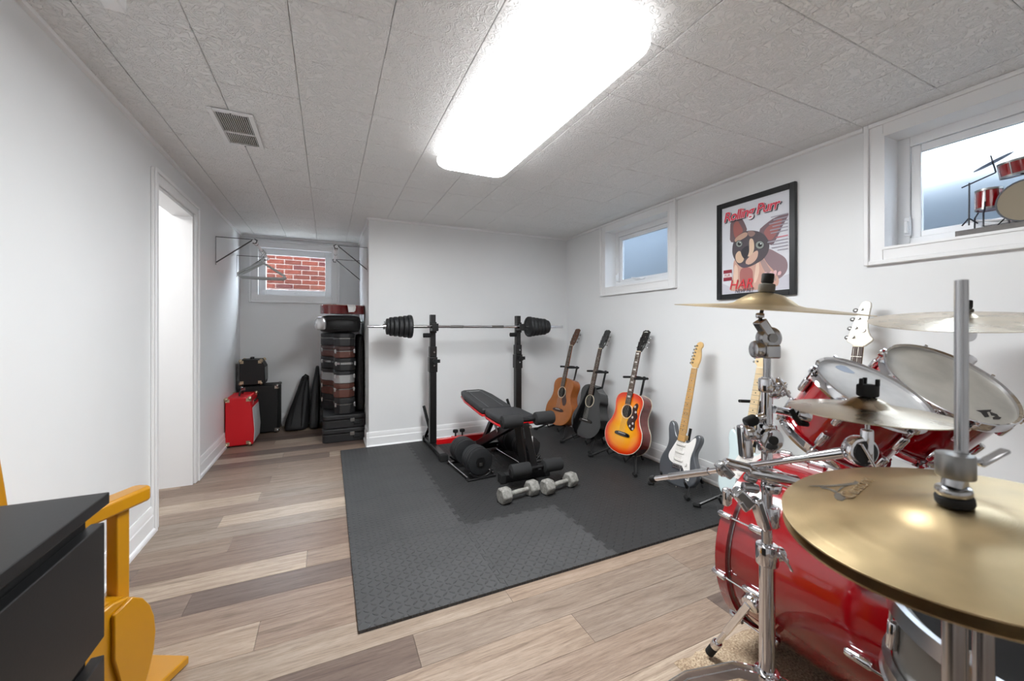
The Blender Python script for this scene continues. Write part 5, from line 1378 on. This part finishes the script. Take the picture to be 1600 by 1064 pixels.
# tilter and cymbal post
tc = SP(1201, 528)
mb = MB(); mb.rcyl(tc - NC * .014, tc + NC * .014, .027, .004, 24); a_, b_ = SP(1186, 503), SP(1192, 522)
mb.bar(SP(1186, 501), SP(1203, 528), .03, .022); mb.build('tilter', m_chrome2, cs, world=True, bevel=.004)
MB().cyl(tc + NC * .014, tc + NC * .019, .011, seg=16).build('tilter_bolt', m_steel, cs, world=True)
MB().box((0, 0, 0), (.036, .032, .034), Matrix.Translation(SP(1203, 549)) @ Matrix.Rotation(-YAW, 4, 'Z')).build('tilter_block', m_chrome2, cs, world=True, bevel=.004)
MB().rcyl(SP(1176, 546), SP(1190, 546), .022, .006, 16).build('tilter_knob', m_chrome2, cs, world=True)
ctop = MdC @ Vector((0, 0, 0)); nC = (MdC.to_3x3() @ Vector((0, 0, 1)))
MB().cyl(SP(1187, 503), ctop + nC * .06, .0042, seg=12).build('cymbal_post', m_steelblk, cs, world=True)
MB().rcyl(SP(1187.5, 497), SP(1187.5, 489), .0095, .003).build('post_collar', m_chrome2, cs, world=True)
MB().rcyl(ctop + nC * (bh1 + .0005), ctop + nC * (bh1 + .022), .0185, .005, 20).build('felt_washer', m_felt, cs, world=True)
MB().rcyl(ctop + nC * (bh1 + .0225), ctop + nC * (bh1 + .047), .0135, .003, 16).build('wing_nut', m_rubber, cs, world=True)
# boom arm to the splash
bt, bj = at(1022, 748, 1.21), at(1343, 704, .80)
dirb = (bj - bt).normalized(); Lb = (bj - bt).length
MB().cyl(bt, bt + dirb * (Lb - .012), .0075, seg=16).build('boom_arm', m_chrome, cs, world=True)
MB().cyl(bt + dirb * .06, bt + dirb * .19, .0098, seg=16).build('boom_sleeve', m_chrome2, cs, world=True)
MB().rcyl(bt - dirb * .012, bt + dirb * .006, .0105, .003).build('boom_cap', m_rubber, cs, world=True)
MB().cyl(bt + dirb * (Lb - .09), bt + dirb * (Lb - .02), .0098, .0125, 16).build('boom_ferrule', m_chrome, cs, world=True)
mb = MB(); mb.rcyl(bj - NC * .013, bj + NC * .013, .03, .005, 28); mb.build('ratchet_tilter', m_chrome, cs, world=True)
MB().lathe([(0, 0), (.022, 0), (.023, .003), (.016, .004), (0, .003)], 24, align(bj + NC * .013, bj + NC * .03)).build('ratchet_plate', m_steelblk, cs, world=True)
MB().bar(bj + NC * .018 + Vector((0, 0, .02)) - EC * .014, bj + NC * .02 - Vector((0, 0, .032)) + EC * .015, .008, .005).build('ratchet_wing', m_chrome, cs, world=True, bevel=.002)
stp = MdS @ Vector((0, 0, 0)); nS = MdS.to_3x3() @ Vector((0, 0, 1))
MB().rcyl(Vector((stp.x, stp.y, bj.z - .02)), Vector((stp.x, stp.y, bj.z + .045)), .0105, .003).build('splash_socket', m_chrome, cs, world=True)
MB().cyl(Vector((stp.x, stp.y, bj.z)), stp + nS * .045, .0042, seg=10).build('splash_post', m_chrome2, cs, world=True)
mb = MB(); mb.rcyl(stp + nS * (bh3 + .0003), stp + nS * (bh3 + .024), .0175, .003, 22)
for k in range(3):
    a = 2 * PI * k / 3 + .5; mb.box((.0145 * math.cos(a), .0145 * math.sin(a), bh3 + .029), (.011, .006, .014), MdS @ Matrix.Translation((0, 0, 0)))
mb.build('splash_wing_nut', m_rubber, cs, world=True, bevel=.001)
# clamps clustered on the stand
def clamp(c0, c1, r_, parent=cs, mat_=None):
    mb = MB(); mb.rcyl(c0, c1, r_, .005, 22); mb.build('clamp', mat_ or m_chrome, parent, world=True)
q = SP(1203, 686, .012); clamp(q - NC * .02, q + NC * .012, .029)
MB().cyl(q + NC * .012, q + NC * .016, .011, seg=16).build('clamp_bolt', m_steelblk, cs, world=True)
MB().rcyl(Z(.79), Z(.86), .021, .006).build('clamp_sleeve', m_chrome, cs, world=True)
clamp(SP(1186, 683), SP(1164, 676), .0125)
mb = MB(); mb.bar(SP(1162, 664), SP(1166, 715), .03, .026); mb.build('clamp_jaw', m_chrome, cs, world=True, bevel=.006)
mb = MB(); mb.rcyl(SP(1160, 676, .01), SP(1176, 676, .01), .02, .005); mb.build('clamp_drum', m_chrome, cs, world=True)
mb = MB(); mb.rcyl(SP(1164, 662), SP(1182, 654), .014, .006); mb.build('rubber_sleeve', m_rubber, cs, world=True)
clamp(SP(1182, 655), SP(1196, 650), .0105)
clamp(SP(1196, 612), SP(1216, 612), .018)
MB().bar(SP(1212, 616, .02), SP(1228, 598, .02), .012, .008).build('wing_bolt', m_chrome, cs, world=True, bevel=.003)
MB().bar(SP(1218, 618, .015), SP(1234, 612, .015), .01, .01).build('clamp_lever', m_chrome, cs, world=True, bevel=.003)
MB().cyl(SP(1210, 640), SP(1262, 650), .0095).build('accessory_arm', m_chrome, cs, world=True)
clamp(SP(1240, 643, .012), SP(1262, 652, .012), .018)
MB().tube([SP(1236, 640, .02), SP(1243, 652, .024), SP(1250, 662, .02), SP(1262, 663, .02)], .006, 8).build('hose_ring', m_rubber, cs, world=True)
MB().bar(SP(1254, 640, .02), SP(1276, 634, .02), .01, .008).build('clamp_lever', m_chrome, cs, world=True, bevel=.003)
# lower double arm
MB().rcyl(SP(1132, 722, .015), SP(1242, 750, .015), .0115, .004).build('side_arm', m_chrome, cs, world=True)
MB().rcyl(SP(1168, 736, .02), SP(1246, 752, .02), .0135, .004).build('side_arm_sleeve', m_chrome, cs, world=True)
mb = MB(); mb.ball(SP(1130, 732, .01), .02, 14, (1, .7, 1)); mb.bar(SP(1122, 724, .012), SP(1142, 744, .012), .024, .02); mb.build('hook_clamp', m_chrome2, cs, world=True, bevel=.004)
mb = MB(); mb.rcyl(SP(1205, 735), SP(1205, 752), .026, .005); mb.rcyl(SP(1205, 755), SP(1205, 768), .023, .004); mb.build('arm_clamp', m_chrome, cs, world=True)
mb = MB(); mb.bar(SP(1136, 762), SP(1136, 790), .022, .02); mb.build('hoop_grip', m_chrome, cs, world=True, bevel=.007)
mb = MB(); mb.bar(SP(1148, 766, .01), SP(1172, 790, .01), .03, .03); mb.build('clamp_block', m_chrome, cs, world=True, bevel=.006)
mb = MB(); mb.bar(SP(1156, 784, .02), SP(1166, 798, .02), .012, .01); mb.build('wing_bolt', m_chrome, cs, world=True, bevel=.002)
mb = MB(); mb.bar(SP(1180, 778, .015), SP(1196, 826, .015), .036, .022); mb.build('memory_lock', m_chrome, cs, world=True, bevel=.007)
mb = MB(); mb.rcyl(SP(1160, 760), SP(1184, 764), .012, .004); mb.rcyl(SP(1164, 745), SP(1180, 750), .01, .004); mb.build('clamp_bolt', m_chrome2, cs, world=True)
MB().rcyl(SP(1205, 790), SP(1205, 822), .02, .005).build('lock_collar', m_chrome, cs, world=True)

# ride stand behind the toms
rs = thing('cymbal_stand', 'chrome cymbal stand holding the ride cymbal behind the toms', 'cymbal stand', (2.0, .591, RZ))
RC = Vector((2.0, .591, 0))
MB().cyl(RC + Vector((0, 0, .16)), RC + Vector((0, 0, .6)), .0145).build('lower_tube', m_chrome, rs, world=True)
MB().cyl(RC + Vector((0, 0, .58)), RC + Vector((0, 0, 1.02)), .0105).build('upper_tube', m_chrome, rs, world=True)
MB().cyl(RC + Vector((0, 0, 1.0)), RC + Vector((0, 0, 1.17)), .0042).build('cymbal_post', m_steelblk, rs, world=True)
for z_, r_ in ((1.075, .026), (.985, .021), (.94, .018)):
    mb = MB(); p_ = RC + Vector((0, 0, z_)); mb.rcyl(p_ - NC * .016, p_ + NC * .018, r_, .006); mb.ball(p_ + EC * .022, .014); mb.build('clamp', m_chrome, rs, world=True)
nR = MdR.to_3x3() @ Vector((0, 0, 1)); pR = Vector(MdR.translation)
MB().rcyl(pR + nR * (bh2 + .0005), pR + nR * (bh2 + .012), .02, .003).build('felt_washer', m_felt, rs, world=True)
MB().rcyl(pR + nR * (bh2 + .013), pR + nR * (bh2 + .042), .017, .004, 14).build('wing_nut', m_rubber, rs, world=True)
def tripod(parent, c, hz, fr, ang0, bhz):
    for k in range(3):
        a = ang0 + 2 * PI * k / 3; u_ = Vector((math.cos(a), math.sin(a), 0))
        MB().tube([c + Vector((0, 0, hz)) + u_ * .018, c + Vector((0, 0, hz * .6)) + u_ * fr * .5, c + Vector((0, 0, RZ + .02)) + u_ * fr], 1, 4, flat=(.009, .003)).build('leg', m_chrome, parent, world=True)
        MB().rcyl(c + u_ * fr + Vector((0, 0, RZ + .0005)), c + u_ * fr + Vector((0, 0, RZ + .032)), .015, .004).build('rubber_foot', m_rubber, parent, world=True)
    MB().rcyl(c + Vector((0, 0, hz - .03)), c + Vector((0, 0, hz + .015)), .026, .005).build('tripod_hub', m_chrome, parent, world=True)
tripod(rs, RC, .3, .2, R(60), .1)

# hi-hat stand
hs = thing('hi_hat_stand', 'chrome hi-hat stand with tall pull rod nearest the camera', 'hi-hat stand', (.693, .211, .0))
HC = Vector((.697, .209, 0))
MB().cyl(HC + Vector((0, 0, .5)), HC + Vector((0, 0, 1.155)), .0062, seg=18).build('pull_rod', m_chrome2, hs, world=True)
MB().cyl(HC + Vector((-.008, .004, .1)), HC + Vector((-.008, .004, .815)), .0105, seg=18).build('main_tube', m_chrome2, hs, world=True)
MB().cyl(HC + Vector((.022, -.012, .12)), HC + Vector((.022, -.012, .80)), .0095, seg=18).build('side_tube', m_chrome2, hs, world=True)
MB().box((0, 0, 0), (.07, .03, .03), Matrix.Translation(HC + Vector((.01, -.004, .795))) @ Matrix.Rotation(-YAW, 4, 'Z')).build('tube_bracket', m_chrome2, hs, world=True, bevel=.006)
MB().rcyl(HC + Vector((0, 0, .815)), HC + Vector((0, 0, .826)), .022, .003).build('seat_cup', m_chrome2, hs, world=True)
nH = MdH.to_3x3() @ Vector((0, 0, 1)); pH = Vector(MdH.translation)
c0 = pH + nH * (bh4 + .0005)
MB().rcyl(c0, c0 + nH * .012, .0175, .003, 24).build('felt_washer', m_rubber, hs, world=True)
MB().rcyl(c0 + nH * .0125, c0 + nH * .022, .0165, .003, 24).build('clutch_ring', m_chrome2, hs, world=True)
MB().cyl(c0 + nH * .022, c0 + Vector((0, 0, .034)), .0105, seg=20).build('clutch_stem', m_chrome2, hs, world=True)
MB().rcyl(c0 + Vector((0, 0, .033)), c0 + Vector((0, 0, .062)), .0175, .002, 28).build('clutch_body', m_steel, hs, world=True)
mb = MB(); p_ = c0 + Vector((0, 0, .052)) + EC * .016; mb.cyl(p_ - EC * .004, p_ + EC * .016, .004); mb.bar(p_ + EC * .012 - Vector((0, 0, .004)), p_ + EC * .046 + Vector((0, 0, .014)), .011, .005); mb.build('clutch_wing', m_chrome2, hs, world=True, bevel=.002)
for k, a in enumerate((100, 220, 340)):
    u_ = Vector((math.cos(R(a)), math.sin(R(a)), 0))
    MB().tube([HC + Vector((0, 0, .3)) + u_ * .02, HC + Vector((0, 0, .2)) + u_ * .12, HC + Vector((0, 0, .022)) + u_ * .24], 1, 4, flat=(.009, .003)).build('leg', m_chrome, hs, world=True)
    MB().rcyl(HC + u_ * .24 + Vector((0, 0, .0005)), HC + u_ * .24 + Vector((0, 0, .034)), .015, .004).build('rubber_foot', m_rubber, hs, world=True)
MB().rcyl(HC + Vector((0, 0, .28)), HC + Vector((0, 0, .33)), .03, .005).build('tripod_hub', m_chrome, hs, world=True)
MB().bx(.655, .74, -.18, .13, .03, .042, None).build('foot_pedal', m_chrome2, hs, world=True, bevel=.004)
MB().bx(.66, .735, -.2, .2, .0008, .014, None).build('pedal_base', m_steelblk, hs, world=True, bevel=.003)

# snare under the hi-hat
SC, SN = Vector((1.0, .2, .62)), Vector((.02, -.06, 1))
MdN = disc_frame(SC, SN)
sn = thing('snare_drum', 'steel snare drum with dark head under the hi-hat', 'drum', tuple(SC))
def LS(prof): return MB().lathe(prof, 64, MdN)
LS([(.172, -.01), (.172, -.14), (.164, -.14), (.164, -.01), (.172, -.01)]).build('shell', M('grey_steel_shell', (120, 118, 114), .35, metal=.7), sn, world=True)
for (z0_, sg) in ((0, 1), (-.15, -1)):
    LS([(.175, z0_ - sg * .03), (.187, z0_ - sg * .03), (.185, z0_ - sg * .004), (.189, z0_), (.178, z0_), (.175, z0_ - sg * .03)]).build('hoop', m_chrome2, sn, world=True)
LS([(0, -.012), (.174, -.012), (.174, -.015), (0, -.015)]).build('batter_head', M('black_snare_head', (16, 15, 15), .8), sn, world=True)  # snare head in one flat near-black
for k in range(8):
    a = 2 * PI * k / 8 + .25; ca, sa = math.cos(a), math.sin(a)
    P_ = lambda rr, z_: MdN @ Vector((rr * ca, rr * sa, z_))
    MB().rcyl(P_(.178, -.1), P_(.178, -.05), .009, .005, 12).build('lug', m_chrome, sn, world=True)
    mb = MB(); mb.cyl(P_(.183, -.06), P_(.183, .006), .003, seg=8); mb.cyl(P_(.183, .0005), P_(.183, .014), .005, seg=6); mb.build('tension_rod', m_chrome, sn, world=True)
ss = thing('snare_stand', 'chrome tripod stand carrying the snare drum', 'drum stand', (1.0, .2, RZ))
s0 = Vector((1.0, .2, 0))
MB().cyl(s0 + Vector((0, 0, .14)), s0 + Vector((0, 0, .44)), .0125).build('tube', m_chrome, ss, world=True)
for k in range(3):
    a = R(80 + 120 * k); u_ = Vector((math.cos(a), math.sin(a), 0))
    MB().tube([s0 + Vector((0, 0, .43)), s0 + u_ * .1 + Vector((0, 0, .445)), s0 + u_ * .16 + Vector((0, 0, .452))], .007, 8).build('basket_arm', m_chrome, ss, world=True)
tripod(ss, s0, .3, .2, R(20), .1)

# ================================================================ MINIATURE DRUM KIT ON THE WINDOW LEDGE
mk = thing('miniature_drum_kit', 'miniature red drum kit on a grey wooden base on the window ledge', 'ornament', (2.545, .56, W2['z0'] + .004))
LZ = W2['z0'] + .0045
MB().bx(2.47, 2.585, .28, .76, LZ, LZ + .026).build('base', M('weathered_grey_wood', (128, 124, 122), .7, var=.15, vs=30), mk, world=True, bevel=.002)
bz = LZ + .026
m_miniblk = M('mini_dark_metal', (38, 38, 48), .4)
X_ = 2.52
def K(u, v): return onx(u, v, X_)
for seg_ in ([(1514, 352), (1514.5, 286)], [(1502.5, 293.5), (1515, 288), (1556, 269.5)], [(1556, 269.5), (1554, 262), (1548, 243)], [(1514, 341), (1503, 353)], [(1514, 341), (1528, 349)]):
    MB().tube([K(*p) for p in seg_], .0028, 6).build('stand_wire', m_miniblk, mk, world=True)
Mc = disc_frame(K(1552, 253), Vector((-.25, .42, 1)))
MB().lathe([(0, .006), (.012, .005), (.06, 0), (.06, -.001), (0, .004)], 32, Mc).build('cymbal', M('mini_cymbal', (150, 148, 160), .35, metal=.8), mk, world=True)
def minidrum(c, axis, r_, h_, shell=m_drum, hoop=m_steel, head=M('mini_drum_head', (150, 138, 118), .6)):
    Mx = disc_frame(c, axis)
    MB().lathe([(0, .002), (r_ * .97, .002), (r_ * .97, h_ - .006), (0, h_ - .006)], 28, Mx).build('drum_shell', shell, mk, world=True)
    for z_ in (0, h_ - .008): MB().lathe([(r_ * .98, z_), (r_ * 1.05, z_), (r_ * 1.05, z_ + .008), (r_ * .98, z_ + .008), (r_ * .98, z_)], 28, Mx).build('drum_hoop', hoop, mk, world=True)
    MB().lathe([(0, h_ - .003), (r_ * .985, h_ - .003), (r_ * .985, h_ - .001), (0, h_ - .001)], 28, Mx).build('drum_head', head, mk, world=True)
    for k in range(6):
        a = 2 * PI * k / 6; ca, sa = math.cos(a) * r_ * 1.03, math.sin(a) * r_ * 1.03
        MB().cyl(Mx @ Vector((ca, sa, .004)), Mx @ Vector((ca, sa, h_ - .004)), .0018, seg=6).build('drum_rod', m_chrome2, mk, world=True)
f0 = K(1545, 328); minidrum(f0, Vector((0, 0, 1)), .038, .086)
for k, a in enumerate((60, 180, 300)):
    u_ = Vector((math.cos(R(a)), math.sin(R(a)), 0)); 
    MB().tube([f0 + u_ * .041 + Vector((0, 0, .03)), f0 + u_ * .042 - Vector((0, 0, .002)), f0 + u_ * .055 - Vector((0, 0, .02)), Vector((f0.x + u_.x * .056, f0.y + u_.y * .056, bz + .001))], .0028, 6).build('drum_leg', m_miniblk, mk, world=True)
minidrum(K(1590, 274), Vector((-.15, .1, 1)), .045, .062)
bd0 = K(1612, 322); bd0.z = bz + .082
minidrum(bd0 + Vector((.03, 0, 0)), Vector((-1, 0, 0)), .08, .075, hoop=m_miniblk)
for k in (-1, 1): MB().tube([bd0 + Vector((.0, k * .06, -.04)), Vector((2.50, bd0.y + k * .085, bz + .001))], .0025, 6).build('spur', m_miniblk, mk, world=True)
MB().tube([bd0 + Vector((.0, .0, .08)), bd0 + Vector((0, .01, .11)), K(1592, 271)], .003, 6).build('tom_post', m_miniblk, mk, world=True)

# ================================================================ FOREGROUND LEFT: DRESSER AND YELLOW CHAIR
dx1, dy1, dz1 = -.42, 1.122, .75
dr = thing('dresser', 'black chest of drawers in the lower left foreground', 'dresser', (-.64, .6, 0))
MB().bx(-.85, dx1, .05, dy1, dz1 - .024, dz1).build('top', m_dresser, dr, world=True, bevel=.002)
MB().bx(-.845, dx1 - .03, .055, dy1 - .02, .001, dz1 - .0245).build('carcass', m_dresser, dr, world=True)
zt_ = dz1 - .0605
for k in range(3):
    z1_ = zt_ - k * .278; z0_ = max(z1_ - .24, .03)
    MB().bx(dx1 - .028, dx1 - .006, .06, dy1 - .005, z0_, z1_).build('drawer_front', m_dresser, dr, world=True, bevel=.002)
# chair: forward f, right r
ch = thing('yellow_armchair', 'yellow painted wooden armchair behind the black dresser', 'chair', (-.66, 1.5, 0))
fw = Vector((.45, .89, 0)).normalized(); rt = Vector((.89, -.45, 0)).normalized()
A0 = Vector((-.512, 1.585, 0))           # right arm front end
def CP(a, b_, z): return A0 + fw * a + rt * b_ + Vector((0, 0, z))
Mch = Matrix(((rt.x, fw.x, 0, A0.x), (rt.y, fw.y, 0, A0.y), (0, 0, 1, 0), (0, 0, 0, 1)))
for off in (0,):
    MB().prism(smoothpoly([(-.028 + off, -.42), (.028 + off, -.42), (.03 + off, -.02), (.022 + off, 0), (-.022 + off, 0), (-.03 + off, -.02)], 1), .572, .616, Mch).build('armrest', m_yellow, ch, world=True, bevel=.008, seg=3)
    MB().bx(-.022 + off, .012 + off, -.095, -.058, .262, .578, Mch).build('arm_post', m_yellow, ch, world=True, bevel=.004)
    MB().bx(-.02 + off, .012 + off, -.42, -.385, .0125, .578, Mch).build('rear_leg', m_yellow, ch, world=True, bevel=.004)
# rolled seat slats
path = [(-.36, .27), (-.26, .315), (-.19, .34), (-.14, .347), (-.1, .338), (-.07, .315), (-.048, .28), (-.035, .24), (-.03, .19), (-.035, .14), (-.05, .09), (-.06, .065)]
def slat_strip(b0, b1, i0, i1):
    vs, fs = [], []
    pts = [path[i] for i in range(i0, i1 + 1)]
    for (a, z_) in pts:
        for b_ in (b0, b1):
            vs += [CP(a, b_, z_), CP(a - .004, b_, z_ - .022)]
    n_ = len(pts)
    for i in range(n_ - 1):
        o_ = i * 4
        fs += [(o_, o_ + 2, o_ + 6, o_ + 4), (o_ + 1, o_ + 5, o_ + 7, o_ + 3), (o_, o_ + 4, o_ + 5, o_ + 1), (o_ + 2, o_ + 3, o_ + 7, o_ + 6)]
    fs += [(0, 1, 3, 2), ((n_ - 1) * 4, (n_ - 1) * 4 + 2, (n_ - 1) * 4 + 3, (n_ - 1) * 4 + 1)]
    o = MB().add(vs, fs).build('seat_slat', m_yellow, ch, world=True, ang=50)
for b0, b1 in ((-.075, .035), (-.165, -.079), (-.255, -.169), (-.335, -.259)): slat_strip(b0, b1, 0, 11)
sp_ = [(a, z_) for a, z_ in path[1:]] + [(-.1, .04), (-.36, .04), (-.36, .22)]
Mside = Matrix(((fw.x, 0, rt.x, A0.x), (fw.y, 0, rt.y, A0.y), (0, 1, 0, 0), (0, 0, 0, 1)))
MB().prism(sp_, .0355, .052, Mside).build('side_panel', m_yellow, ch, world=True, bevel=.004)
MB().prism([(a, z_) for a, z_ in path[4:]] + [(-.12, .065), (-.15, .2), (-.15, .32)], .053, .064, Mside).build('side_trim', m_yellow, ch, world=True, bevel=.003)
# base runners on the floor and back slats
MB().prism([(-.31, -.42), (.06, -.42), (.075, .075), (-.3, .075)], .004, .03, Mch).build('base_board', m_yellow, ch, world=True, bevel=.004)
for k in range(4):
    b_ = -.095 - k * .062
    p0 = CP(-.235, b_, .25); p1 = CP(-.31, b_, .9)
    mb = MB(); M2 = align(p0, p1); L_ = (p1 - p0).length
    # orient slat width along rt
    zax = (p1 - p0).normalized(); xax = rt; yax = zax.cross(xax)
    M2 = Matrix(((xax.x, yax.x, zax.x, p0.x), (xax.y, yax.y, zax.y, p0.y), (xax.z, yax.z, zax.z, p0.z), (0, 0, 0, 1)))
    mb.prism(smoothpoly([(-.029, 0), (.029, 0), (.029, L_ - .02), (.02, L_), (-.02, L_), (-.029, L_ - .02)], 1), -.009, .009, M2 @ Matrix(((1, 0, 0, 0), (0, 0, 1, 0), (0, 1, 0, 0), (0, 0, 0, 1))))
    mb.build('back_slat', m_yellow, ch, world=True, bevel=.003)
MB().bx(-.31, .01, -.30, -.278, .46, .51, Mch).build('back_rail', m_yellow, ch, world=True, bevel=.003)
